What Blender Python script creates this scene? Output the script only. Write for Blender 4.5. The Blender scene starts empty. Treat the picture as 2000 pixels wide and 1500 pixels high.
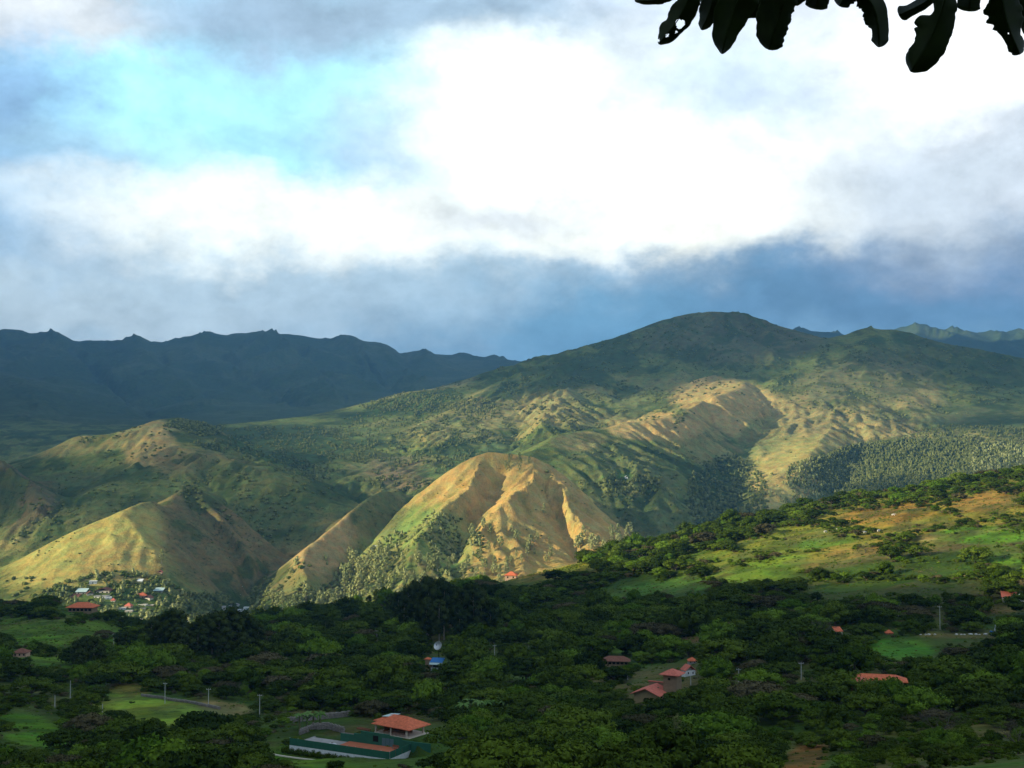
import bpy, bmesh, math, random
import numpy as np
from mathutils import Vector, Matrix
random.seed(7)
rng = np.random.default_rng(7)
R = math.radians
scene = bpy.context.scene
C = scene.collection

# ------------------------------------------------------------------ camera, light, exposure
FOC = 2414.0                      # focal length in pixels of the 2000 px wide photograph
PITCH = math.atan(100.0 / FOC)    # the horizon stands 100 px below the centre of the picture
cam_data = bpy.data.cameras.new('camera')
cam = bpy.data.objects.new('camera', cam_data)
C.objects.link(cam)
cam_data.sensor_width = 36.0
cam_data.lens = 36.0 * FOC / 2000.0
cam_data.clip_start = 0.1
cam_data.clip_end = 60000.0
cam.location = (0, 0, 0)
cam.rotation_euler = (math.pi / 2 + PITCH, 0, 0)
scene.camera = cam

SUN_EL = R(16.0)
SUN_TO = Vector((-0.972, -0.235, 0)).normalized()       # horizontal direction towards the sun
SUN_TO = Vector((SUN_TO.x * math.cos(SUN_EL), SUN_TO.y * math.cos(SUN_EL), math.sin(SUN_EL)))
sun_data = bpy.data.lights.new('sun', 'SUN')
sun_data.energy = 5.0
sun_data.angle = R(0.6)
sun_data.color = (1.0, 0.88, 0.58)
sun = bpy.data.objects.new('sun', sun_data)
C.objects.link(sun)
sun.rotation_euler = SUN_TO.to_track_quat('Z', 'Y').to_euler()
scene.view_settings.view_transform = 'Standard'
scene.view_settings.look = 'None'
scene.view_settings.exposure = 0.84
scene.view_settings.gamma = 1.0
scene.view_settings.use_curve_mapping = False
scene.cycles.use_denoising = True
scene.cycles.max_bounces = 5
scene.cycles.diffuse_bounces = 3
scene.cycles.volume_bounces = 1
scene.cycles.transparent_max_bounces = 8
scene.cycles.caustics_reflective = False
scene.cycles.caustics_refractive = False
scene.render.use_persistent_data = False

world = bpy.data.worlds.new('World')
scene.world = world
world.use_nodes = True
wt = world.node_tree
wt.nodes.clear()

class NB:
    """small helper to write node graphs as expressions"""
    def __init__(s, tree): s.t = tree
    def new(s, kind, **kw):
        n = s.t.nodes.new(kind)
        for k, v in kw.items(): setattr(n, k, v)
        return n
    def put(s, sock, v):
        if v is None: return
        if isinstance(v, bpy.types.NodeSocket): s.t.links.new(v, sock)
        else:
            if isinstance(v, (tuple, list)) and len(v) == 3 and sock.type == 'RGBA': v = (*v, 1)
            sock.default_value = v
    def math(s, op, a, b=None, c=None, clamp=False):
        n = s.new('ShaderNodeMath', operation=op, use_clamp=clamp)
        s.put(n.inputs[0], a); s.put(n.inputs[1], b)
        if c is not None: s.put(n.inputs[2], c)
        return n.outputs[0]
    def vmath(s, op, a, b=None, out=0):
        n = s.new('ShaderNodeVectorMath', operation=op)
        s.put(n.inputs[0], a); s.put(n.inputs[1], b)
        return n.outputs[out]
    def vscale(s, a, f):
        n = s.new('ShaderNodeVectorMath', operation='SCALE')
        s.put(n.inputs[0], a); s.put(n.inputs['Scale'], f)
        return n.outputs[0]
    def noise(s, vec, scale, detail=5.0, rough=0.5, dist=0.0, color=False, dim='3D'):
        n = s.new('ShaderNodeTexNoise', noise_dimensions=dim)
        s.put(n.inputs['Vector'], vec); s.put(n.inputs['Scale'], scale); s.put(n.inputs['Detail'], detail)
        s.put(n.inputs['Roughness'], rough); s.put(n.inputs['Distortion'], dist)
        return n.outputs['Color' if color else 'Fac']
    def ramp(s, v, a, b, c=0.0, d=1.0, smooth=True):
        n = s.new('ShaderNodeMapRange', interpolation_type='SMOOTHSTEP' if smooth else 'LINEAR')
        s.put(n.inputs[0], v)
        for i, x in enumerate((a, b, c, d)): s.put(n.inputs[i + 1], x)
        return n.outputs[0]
    def mix(s, f, a, b, mode='MIX'):
        n = s.new('ShaderNodeMix', data_type='RGBA', blend_type=mode)
        s.put(n.inputs[0], f); s.put(n.inputs[6], a); s.put(n.inputs[7], b)
        return n.outputs[2]
    def comb(s, x, y, z):
        n = s.new('ShaderNodeCombineXYZ')
        s.put(n.inputs[0], x); s.put(n.inputs[1], y); s.put(n.inputs[2], z)
        return n.outputs[0]

def lin(c):
    """sRGB 0..255 to linear"""
    return tuple(((x / 255) / 12.92) if x <= 10 else (((x / 255) + 0.055) / 1.055) ** 2.4 for x in c)

# ---- sky: Nishita sky seen through banks of cloud, laid out by compass bearing and elevation
def build_sky():
    b = NB(wt)
    out = b.new('ShaderNodeOutputWorld')
    bg = b.new('ShaderNodeBackground')
    SKY = 0.1
    bg.inputs['Strength'].default_value = SKY
    wt.links.new(bg.outputs[0], out.inputs[0])
    sky = b.new('ShaderNodeTexSky', sky_type='NISHITA')
    sky.sun_disc = False
    sky.sun_elevation = SUN_EL
    sky.sun_rotation = math.atan2(SUN_TO.x, SUN_TO.y)
    sky.altitude = 1500; sky.air_density = 1.0; sky.dust_density = 0.6; sky.ozone_density = 1.5
    tc = b.new('ShaderNodeTexCoord')
    d = b.vmath('NORMALIZE', tc.outputs['Generated'])
    sx = b.new('ShaderNodeSeparateXYZ'); b.put(sx.inputs[0], d)
    x, y, z = sx.outputs
    # bearing and elevation in degrees; clouds are stretched flat towards the horizon
    az = b.math('MULTIPLY', b.math('ARCTAN2', x, y), 180 / math.pi)
    el = b.math('MULTIPLY', b.math('ARCSINE', z), 180 / math.pi)
    zz = b.math('ADD', b.math('MAXIMUM', z, 0.0), 0.22)
    plane = b.comb(b.math('DIVIDE', x, zz), b.math('DIVIDE', y, zz), 0.0)     # cloud deck seen in perspective
    q = b.comb(b.math('MULTIPLY', az, 1 / 10.0), b.math('MULTIPLY', el, 1 / 7.0), 0.0)
    w1 = b.vmath('SUBTRACT', b.noise(q, 1.0, 7, 0.58, 0.0, True), (0.5, 0.5, 0.5))
    w2 = b.vmath('SUBTRACT', b.noise(b.vmath('ADD', q, (7.3, 2.1, 4.4)), 4.2, 7, 0.6, 0.0, True), (0.5, 0.5, 0.5))
    warp = b.vmath('ADD', b.vscale(w1, 8.5), b.vscale(w2, 3.2))
    pos = b.vmath('ADD', b.comb(az, el, 0.0), b.vmath('MULTIPLY', warp, (1.0, 0.8, 0.0)))
    # general broken cloud over the whole dome
    n1 = b.noise(plane, 0.9, 9, 0.57)
    n2 = b.noise(b.vmath('ADD', plane, (13.0, 5.0, 2.0)), 1.6, 8, 0.6)
    cover = b.ramp(n1, 0.40, 0.56)
    ccol = b.mix(b.ramp(n2, 0.35, 0.65), (*lin((150, 168, 196)), 1), (*lin((232, 236, 244)), 1))
    K = 0.84 / SKY
    skyc = b.mix(0.0, sky.outputs[0], sky.outputs[0])
    col = b.mix(cover, b.mix(1.0, skyc, (SKY_TINT[0], SKY_TINT[1], SKY_TINT[2], 1), 'MULTIPLY'), b.vscale(ccol, K))
    # cloud banks and openings: (px, py, half width, half height, colour, weight, softness) in photo pixels -> degrees
    def deg(px, py):
        cx, cy, cz = (px - 1000) / FOC, (750 - py) / FOC, 1.0
        yy = cz * math.cos(PITCH) - cy * math.sin(PITCH)
        zz_ = cz * math.sin(PITCH) + cy * math.cos(PITCH)
        return math.degrees(math.atan2(cx, yy)), math.degrees(math.atan2(zz_, math.hypot(cx, yy)))
    for px, py, hw, hh, rgb, wgt, soft in SKY_BLOBS:
        a0, e0 = deg(px, py)
        rel = b.vmath('MULTIPLY', b.vmath('SUBTRACT', pos, (a0, e0, 0)), (FOC / hw / 57.3, FOC / hh / 57.3, 0))
        ln = b.vmath('LENGTH', rel, None, 1)
        f = b.ramp(ln, 1 - soft, 1 + soft, wgt, 0.0)
        if rgb == 'blue':
            src = b.mix(1.0, skyc, (SKY_TINT[0], SKY_TINT[1], SKY_TINT[2], 1), 'MULTIPLY')
        else:
            src = (*[c * K for c in lin(rgb)], 1) if max(rgb) <= 255 else (*[c / 255 * K for c in rgb], 1)
        col = b.mix(f, col, src)
    # billows: fine relief of light in the cloud
    f1 = b.noise(b.vmath('ADD', q, b.vscale(w1, 0.6)), 3.0, 9, 0.6)
    f2 = b.noise(b.vmath('ADD', q, (3, 9, 1)), 9.0, 6, 0.6)
    mod = b.math('ADD', b.ramp(f1, 0.3, 0.7, 0.83, 1.13, False), b.ramp(f2, 0.3, 0.7, -0.06, 0.06, False))
    col = b.vmath('MULTIPLY', b.vscale(col, mod), (0.96, 1.02, 0.99))
    col = b.mix(b.ramp(z, -0.06, -0.01, 1.0, 0.0), col, (0.9, 1.0, 1.1, 1))      # below the horizon: dull land haze
    b.put(bg.inputs[0], col)

SKY_TINT = (1.0, 1.0, 1.0)
SKY_BLOBS = [
    # pale veil over everything in view, then the opening of blue with its veils
    (1000, 300, 1500, 520, (198, 212, 232), 0.85, 0.35),
    (330, 210, 760, 300, (160, 208, 242), 0.95, 0.5),
    (440, 220, 640, 270, (170, 226, 250), 0.97, 0.5),
    (90, 10, 240, 70, (214, 210, 214), 0.9, 0.5),
    (10, 190, 120, 120, (128, 158, 196), 0.9, 0.7),
    (500, 30, 230, 75, (150, 168, 194), 0.85, 0.8),
    (880, 20, 400, 85, (150, 168, 190), 0.9, 0.7),
    (740, 280, 170, 80, (156, 184, 218), 0.75, 0.9),
    (230, 320, 180, 60, (196, 224, 240), 0.6, 0.9),
    # right side, pale veil
    (1750, 240, 560, 330, (224, 224, 236), 0.9, 0.5),
    (1450, 160, 220, 100, (204, 216, 236), 0.8, 0.8),
    (1850, 360, 380, 150, (198, 198, 212), 0.9, 0.7),
    (1880, 110, 220, 110, (252, 250, 254), 0.9, 0.7),
    # grey band above the mountains
    (1000, 650, 1600, 150, (126, 158, 184), 1.0, 0.5),
    (40, 440, 260, 170, (134, 166, 200), 0.9, 0.6),
    (1800, 570, 620, 100, (92, 126, 158), 0.95, 0.6),
    (1950, 500, 320, 60, (98, 122, 156), 0.8, 0.7),
    (1150, 640, 260, 70, (104, 148, 180), 0.8, 0.8),
    (220, 610, 480, 90, (188, 200, 210), 0.85, 0.7),
    (640, 560, 400, 70, (172, 190, 206), 0.75, 0.8),
    # the big white heads
    (1200, 290, 400, 190, (244, 243, 240), 0.95, 0.7),
    (1180, 290, 260, 140, (275, 272, 264), 0.9, 0.8),
    (990, 200, 170, 110, (250, 250, 250), 0.9, 0.7),
    (590, 440, 440, 85, (248, 244, 238), 0.95, 0.6),
    (1300, 425, 370, 70, (250, 245, 234), 0.9, 0.7),
    (1010, 425, 170, 35, (205, 208, 218), 0.7, 0.9),
    (1520, 290, 130, 110, (258, 254, 246), 0.8, 0.9),
    (1430, 150, 220, 80, (196, 210, 230), 0.9, 0.9), (1640, 110, 90, 60, (196, 212, 236), 0.6, 0.9), (1860, 350, 320, 130, (196, 203, 214), 0.85, 0.8),
    (1880, 60, 220, 90, (252, 250, 254), 0.8, 0.8),
]
build_sky()

# ------------------------------------------------------------------ geometry helpers
cP, sP = math.cos(PITCH), math.sin(PITCH)
def world_at(px, py, d):
    """point that the photograph shows at pixel px, py (2000 px wide) and d metres ahead"""
    cx, cy = (px - 1000) / FOC, (750 - py) / FOC
    yy = cP - cy * sP; zz = sP + cy * cP
    return (cx / yy * d, d, zz / yy * d)
# distances in the tables below are nominal; the hills stand closer together than they look
DN = [0, 1300, 1450, 1600, 3150, 4500, 7000, 12500, 17000]
DR = [0, 1300, 1500, 1720, 2420, 3100, 4600, 11000, 15000]
def real_d(d): return np.interp(d, DN, DR)
def nominal_d(y): return np.interp(y, DR, DN)
def to_pix(x, y, z):
    f = y * cP + z * sP; up = -y * sP + z * cP
    f = np.where(f < 1e-3, 1e-3, f)
    return 1000 + x / f * FOC, 750 - up / f * FOC
# ------------------------------------------------------------------ noise
def _hash(ix, iy, seed):
    h = (ix.astype(np.int64) * 374761393 + iy.astype(np.int64) * 668265263 + seed * 1442695041) & 0xffffffff
    h = ((h ^ (h >> 13)) * 1274126177) & 0xffffffff
    return ((h ^ (h >> 16)) & 0xffffff) / float(0xffffff)
def vnoise(x, y, seed=0):
    ix, iy = np.floor(x), np.floor(y)
    fx, fy = x - ix, y - iy
    fx = fx * fx * fx * (fx * (fx * 6 - 15) + 10); fy = fy * fy * fy * (fy * (fy * 6 - 15) + 10)
    a = _hash(ix, iy, seed); b = _hash(ix + 1, iy, seed); c = _hash(ix, iy + 1, seed); d = _hash(ix + 1, iy + 1, seed)
    return (a + (b - a) * fx) * (1 - fy) + (c + (d - c) * fx) * fy
def fbm(x, y, octs=5, seed=0, gain=0.5):
    s = np.zeros(np.broadcast(x, y).shape); amp = 1.0; tot = 0
    for o in range(octs):
        s += amp * vnoise(x * 2.03 ** o + o * 17.3, y * 2.03 ** o - o * 9.1, seed + o); tot += amp; amp *= gain
    return s / tot
def sstep(a, b, x):
    t = np.clip((x - a) / (b - a), 0, 1)
    return t * t * (3 - 2 * t)

# ------------------------------------------------------------------ the land: crests, spurs and valley lines as (px, py, metres ahead)
# one polyline each, turned into points of the place; the slopes between them are solved for
LINES = dict(
    spur_crest=[(-300, 1210, 2000), (-60, 1150, 2100), (0, 1120, 2120), (100, 1060, 2200), (180, 1022, 2260), (235, 1000, 2300), (270, 984, 2380), (300, 978, 2450), (316, 990, 2520), (345, 963, 2640), (372, 947, 2700), (402, 962, 2700), (455, 998, 2660), (525, 1060, 2600), (565, 1098, 2540)],
    spur_nose=[(235, 1000, 2300), (262, 1030, 2210), (290, 1060, 2120), (310, 1095, 2030), (322, 1122, 1960), (340, 1165, 1830), (350, 1205, 1680)],
    spur_west=[(150, 1035, 2230), (130, 1090, 2040), (60, 1150, 1850), (-60, 1200, 1700)],
    spur_mid=[(235, 1000, 2300), (200, 1060, 2130), (160, 1110, 1960), (90, 1165, 1750), (60, 1205, 1620)],
    spur_dip=[(215, 1040, 2150), (235, 1090, 1990), (190, 1130, 1860), (150, 1160, 1760)],
    spur_rib1=[(285, 981, 2415), (330, 1040, 2330), (380, 1110, 2180), (420, 1165, 2030)],
    spur_rib2=[(345, 963, 2640), (395, 1030, 2520), (440, 1095, 2370), (475, 1150, 2240)],
    spur_rib3=[(372, 947, 2700), (420, 1000, 2600), (470, 1065, 2470), (510, 1125, 2350)],
    spur_rib4=[(402, 962, 2700), (455, 1030, 2590), (510, 1095, 2460), (540, 1120, 2420)],
    spur_fold1=[(300, 978, 2450), (355, 1045, 2360), (405, 1115, 2220), (445, 1170, 2110)],
    spur_fold2=[(358, 955, 2670), (408, 1020, 2560), (455, 1085, 2420), (492, 1138, 2290)],
    spur_fold3=[(388, 955, 2700), (440, 1020, 2600), (492, 1085, 2470), (525, 1122, 2390)],
    valley_a=[(575, 1112, 2520), (530, 1128, 2430), (500, 1150, 2330), (470, 1182, 2180), (440, 1208, 1960), (430, 1228, 1620)],
    village_foot=[(-300, 1250, 1450), (0, 1225, 1500), (150, 1238, 1480), (300, 1250, 1450), (430, 1235, 1500), (520, 1225, 1550)],
    hidden_a=[(-300, 1180, 2450), (0, 1118, 2450), (30, 1088, 2560), (100, 1078, 2600), (200, 1030, 2720), (300, 998, 2820), (372, 980, 2950), (450, 1020, 2900), (560, 1100, 2680), (620, 1100, 2600)],
    dark_west=[(-300, 840, 3300), (-60, 880, 3200), (0, 905, 3120), (60, 945, 3020), (105, 985, 2920)],
    west_valley=[(-300, 1100, 2950), (0, 1010, 2950), (60, 1000, 2900), (100, 1012, 2800), (60, 1050, 2700)],
    w_valley2=[(0, 925, 3600), (90, 945, 3350), (130, 985, 3150)],
    second_mid=[(318, 838, 3850), (285, 880, 3600), (241, 940, 3200), (180, 965, 3050), (133, 990, 2950), (80, 1030, 2820)],
    second_crest=[(-300, 980, 4000), (0, 915, 3850), (17, 905, 3820), (80, 890, 3800), (120, 868, 3820), (150, 852, 3850), (210, 848, 3880), (260, 838, 3900), (310, 820, 3980), (345, 815, 4060), (400, 826, 4200), (440, 848, 4350), (480, 880, 4350)],
    second_lit=[(318, 836, 3860), (300, 860, 3760), (262, 895, 3620), (228, 912, 3520), (210, 930, 3440)],
    second_dip=[(255, 862, 3790), (210, 890, 3640), (180, 925, 3440), (170, 950, 3250)],
    second_east=[(318, 836, 3860), (345, 865, 3680), (375, 884, 3520), (415, 888, 3450), (455, 902, 3370), (500, 912, 3300), (546, 930, 3220), (600, 960, 3110), (665, 990, 3000), (700, 1015, 2940), (722, 1045, 2860)],
    second_low=[(372, 905, 3380), (420, 960, 3150), (470, 1000, 2980), (540, 1060, 2780)],
    second_low2=[(500, 914, 3290), (540, 965, 3080), (590, 1020, 2880), (620, 1070, 2700)],
    behind_second=[(-300, 1020, 4700), (0, 955, 4700), (200, 900, 4800), (345, 862, 4900)],
    valley_b=[(430, 868, 4600), (500, 893, 4250), (600, 930, 3850), (690, 975, 3500), (760, 1015, 3200), (800, 1030, 3050)],
    big_crest=[(370, 842, 5000), (440, 828, 5150), (550, 816, 5400), (620, 809, 5600), (700, 800, 5800), (735, 785, 5950), (760, 778, 6000), (800, 768, 6100), (870, 760, 6200), (930, 748, 6300), (965, 735, 6350), (1000, 720, 6400), (1100, 692, 6500), (1180, 672, 6600), (1240, 655, 6650), (1300, 630, 6700), (1350, 613, 6800), (1385, 608, 6800), (1440, 611, 6800), (1500, 628, 6800), (1560, 648, 6800), (1620, 668, 6750), (1665, 660, 6600), (1685, 644, 6550), (1700, 637, 6500), (1718, 642, 6500), (1745, 641, 6500), (1775, 654, 6450), (1830, 668, 6350), (1900, 682, 6250), (2000, 706, 6100), (2250, 760, 6000), (2600, 800, 6000)],
    m_spur1=[(930, 748, 6300), (910, 800, 5600), (880, 850, 4800), (850, 900, 4200), (830, 935, 3800)],
    m_gully1=[(1000, 760, 5900), (1030, 830, 5000), (1000, 885, 4200), (940, 930, 3700)],
    m_spur0=[(700, 800, 5800), (690, 850, 5000), (720, 900, 4300), (790, 930, 3900), (800, 975, 3500)],
    m_gully0=[(820, 800, 5650), (800, 860, 4750), (790, 900, 4250)],
    m_spur2=[(1140, 682, 6550), (1120, 740, 5900), (1090, 790, 5300), (1050, 835, 4600)],
    m_gully2=[(1220, 690, 6300), (1230, 760, 5600), (1200, 815, 4900), (1120, 845, 4400), (1040, 880, 4100)],
    m_spur3=[(1385, 608, 6800), (1400, 680, 6300), (1465, 735, 5900), (1450, 756, 5500), (1400, 772, 5000), (1340, 802, 4650), (1300, 816, 4480), (1250, 822, 4380), (1215, 822, 4300), (1190, 840, 4220)],
    m_gully3=[(1345, 690, 6250), (1340, 760, 5500), (1290, 806, 5000), (1200, 848, 4550)],
    m_valley=[(1480, 905, 4200), (1450, 945, 3800), (1425, 1000, 3350), (1400, 1045, 3000), (1330, 1080, 2700)],
    m_spur4=[(1700, 637, 6500), (1690, 720, 5750), (1640, 800, 5050), (1595, 875, 4350), (1545, 935, 3780), (1480, 985, 3330), (1440, 1003, 3150)],
    m_spur5=[(1870, 676, 6300), (1850, 760, 5500), (1830, 820, 4900), (1790, 880, 4300), (1740, 950, 3600)],
    m_gully5=[(1690, 880, 4450), (1650, 950, 3750), (1560, 1010, 3200)],
    m_lit2=[(1460, 752, 5550), (1500, 800, 5100), (1480, 850, 4700), (1440, 895, 4300)],
    m_dip2=[(1380, 790, 4800), (1400, 850, 4450), (1390, 900, 4100), (1420, 950, 3750)],
    hump=[(1190, 838, 4230), (1150, 840, 3950), (1090, 846, 3700), (1060, 868, 3500), (1035, 888, 3350), (1000, 920, 3150)],
    hump_east=[(1150, 840, 3950), (1200, 880, 3600), (1260, 930, 3250), (1310, 985, 3000), (1370, 1032, 2820)],
    hump_dip=[(1120, 880, 3500), (1170, 930, 3200), (1230, 990, 2950), (1290, 1050, 2700)],
    foot_east=[(1300, 1090, 2600), (1500, 1050, 2600), (1700, 1030, 2700), (2000, 990, 2750), (2600, 960, 2750)],
    east_spur=[(2000, 830, 4500), (1960, 900, 3800), (1920, 950, 3300)],
    cliff_crest=[(806, 966, 3000), (770, 960, 2930), (741, 957, 2850), (707, 981, 2700), (662, 1019, 2500), (625, 1052, 2350), (597, 1070, 2250), (588, 1098, 2120), (600, 1130, 2000)],
    cliff_nose=[(741, 957, 2850), (715, 1000, 2650), (692, 1040, 2480), (652, 1078, 2310), (628, 1112, 2160), (628, 1150, 2030), (600, 1185, 1880), (560, 1205, 1700)],
    valley_c=[(806, 985, 2900), (745, 1045, 2600), (705, 1085, 2420), (685, 1120, 2230), (660, 1165, 2030), (640, 1200, 1750)],
    ochre_crest=[(672, 1118, 2200), (700, 1086, 2290), (734, 1056, 2400), (782, 996, 2550), (820, 962, 2600), (860, 930, 2650), (920, 893, 2690), (955, 881, 2700), (1000, 885, 2700), (1035, 889, 2700), (1070, 905, 2680), (1100, 926, 2650), (1130, 952, 2600), (1180, 1002, 2500), (1220, 1047, 2400), (1270, 1095, 2300)],
    ochre_spur=[(1040, 893, 2690), (1048, 920, 2620), (1040, 945, 2540), (1000, 975, 2440), (960, 1008, 2340), (928, 1045, 2230), (917, 1085, 2120), (935, 1120, 1990), (960, 1150, 1850)],
    ochre_gully=[(985, 905, 2660), (985, 940, 2570), (965, 978, 2460), (948, 1005, 2390), (925, 1025, 2330), (900, 1070, 2180), (885, 1115, 2000)],
    ochre_knob=[(950, 884, 2690), (925, 930, 2600), (910, 963, 2500), (860, 1000, 2370), (820, 1045, 2220), (800, 1090, 2080), (790, 1140, 1900)],
    ochre_gully2=[(1054, 938, 2560), (1066, 962, 2480), (1082, 1002, 2380), (1097, 1042, 2280), (1118, 1075, 2180), (1125, 1110, 2060)],
    ochre_spur2=[(1070, 905, 2680), (1092, 945, 2580), (1108, 985, 2480), (1132, 1030, 2350), (1170, 1065, 2240), (1190, 1100, 2120)],
    ochre_dip=[(870, 960, 2560), (830, 1000, 2430), (790, 1050, 2280), (760, 1100, 2110), (740, 1150, 1900)],
    ochre_foot=[(520, 1225, 1550), (640, 1215, 1620), (800, 1185, 1680), (1000, 1165, 1720), (1200, 1135, 1800), (1350, 1105, 1950), (1500, 1080, 2100), (1800, 1050, 2200), (2600, 1000, 2200)],
    behind_ochre=[(800, 1020, 3150), (900, 970, 3120), (955, 948, 3080), (1030, 948, 3000), (1100, 985, 2920), (1200, 1050, 2750), (1280, 1085, 2600)],
    far_crest=[(-700, 650, 12000), (-200, 640, 11800), (0, 653, 11500), (40, 649, 11500), (80, 652, 11500), (110, 661, 11500), (150, 667, 11500), (200, 664, 11500), (240, 671, 11500), (268, 668, 11500), (300, 675, 11500), (350, 666, 11600), (410, 659, 11700), (440, 662, 11700), (480, 655, 11800), (540, 650, 11900), (580, 651, 12000), (610, 660, 12000), (650, 663, 12000), (690, 670, 12100), (740, 682, 12200), (770, 690, 12200), (830, 688, 12300), (860, 692, 12300), (905, 692, 12400), (950, 697, 12400), (1000, 704, 12400), (1040, 716, 12500), (1200, 740, 12500), (1400, 700, 12500), (1520, 652, 12500), (1570, 643, 12500), (1620, 646, 12500), (1660, 656, 12500), (1720, 660, 12500), (1775, 642, 12500), (1810, 637, 12500), (1850, 646, 12500), (1895, 662, 12500), (1940, 652, 12500), (1980, 650, 12500), (2040, 656, 12500), (2300, 640, 12500), (2700, 660, 12500)],
    f_spur1=[(0, 653, 11500), (60, 730, 9800), (110, 800, 8000), (150, 850, 6800)],
    f_spur2=[(268, 668, 11500), (330, 730, 10200), (420, 780, 9000), (500, 815, 7800)],
    f_spur3=[(540, 650, 11900), (590, 705, 10900), (650, 760, 9600), (690, 790, 8600)],
    f_spur4=[(770, 690, 12200), (800, 725, 11200), (840, 755, 9800)],
    f_gully1=[(130, 690, 11000), (220, 770, 9300), (300, 830, 7600)],
    f_gully2=[(420, 690, 11200), (490, 750, 9900), (580, 805, 8300)],
    f_gully3=[(680, 695, 11500), (740, 745, 10300), (770, 775, 8900)],
    f_low=[(-300, 960, 5600), (0, 930, 5600), (200, 895, 5900), (350, 870, 6300), (450, 862, 6600), (600, 848, 7100), (750, 822, 7600), (900, 800, 8200), (1050, 780, 9000), (1300, 760, 9500), (1700, 760, 9500), (2600, 780, 9500)],
    f_shoulder=[(-200, 735, 9000), (0, 745, 8800), (60, 790, 7600), (30, 850, 6600), (20, 900, 6000)],
)
RELIEF = dict(spur_rib=-0.013, spur_fold=0.011, ochre_spur=-0.03, ochre_spur2=-0.03, ochre_knob=-0.026, ochre_gully=0.03, ochre_gully2=0.034, ochre_dip=0.022, spur_dip=0.012,
              m_spur=-0.03, m_gully=0.03, m_dip=0.008, f_spur=-0.03, f_gully=0.035, second_dip=0.02, hump_dip=0.015, m_lit2=-0.015)
# slope on which the camera stands and the valley in front of it: heights in metres by column and distance
FG_PX = np.array([-900, -600, 0, 160, 300, 500, 1000, 1250, 1500, 2000, 2600])
FG_D = np.array([120, 160, 200, 260, 330, 430, 550, 700, 850, 1000, 1150, 1300, 1450.])
FG_Z = np.array([
    [-36, -46, -56, -70, -84, -98, -110, -122, -135, -142, -152, -185, -215],
    [-36, -46, -56, -70, -84, -98, -110, -122, -135, -142, -152, -185, -215],
    [-36, -47, -58, -72, -86, -99, -110, -123, -135, -147, -165, -200, -225],
    [-36, -47, -58, -72, -87, -101, -112, -124, -134, -139, -165, -205, -232],
    [-36, -47, -58, -72, -86, -100, -112, -126, -142, -160, -190, -218, -237],
    [-36, -46, -58, -71, -85, -99, -113, -127, -143, -157, -175, -206, -230],
    [-36, -46, -56, -70, -83, -96, -107, -117, -125, -129, -133, -168, -195],
    [-35, -45, -56, -70, -81, -92, -101, -108, -110, -106, -103, -135, -165],
    [-34, -45, -55, -67, -77, -86, -92, -94, -89, -81, -74, -104, -140],
    [-32, -41, -50, -62, -71, -79, -82, -73, -59, -42, -34, -60, -105],
    [-30, -38, -45, -55, -62, -66, -60, -40, -20, 0, 12, 0, -40.]])
U_OF = lambda px: (px - 1000) / FOC
def _smooth_interp(xq, xs, table):       # monotone cubic along axis 0
    n = len(xs); i = np.clip(np.searchsorted(xs, xq) - 1, 0, n - 2)
    t = np.clip((xq - xs[i]) / (xs[i + 1] - xs[i]), 0, 1)
    m = np.gradient(table, xs, axis=0); h = (xs[i + 1] - xs[i])
    shp = (slice(None),) + (None,) * (table.ndim - 1)
    t_, h_ = t[shp], h[shp]
    return (2 * t_**3 - 3 * t_**2 + 1) * table[i] + (t_**3 - 2 * t_**2 + t_) * h_ * m[i] + (-2 * t_**3 + 3 * t_**2) * table[i + 1] + (t_**3 - t_**2) * h_ * m[i + 1]

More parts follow.
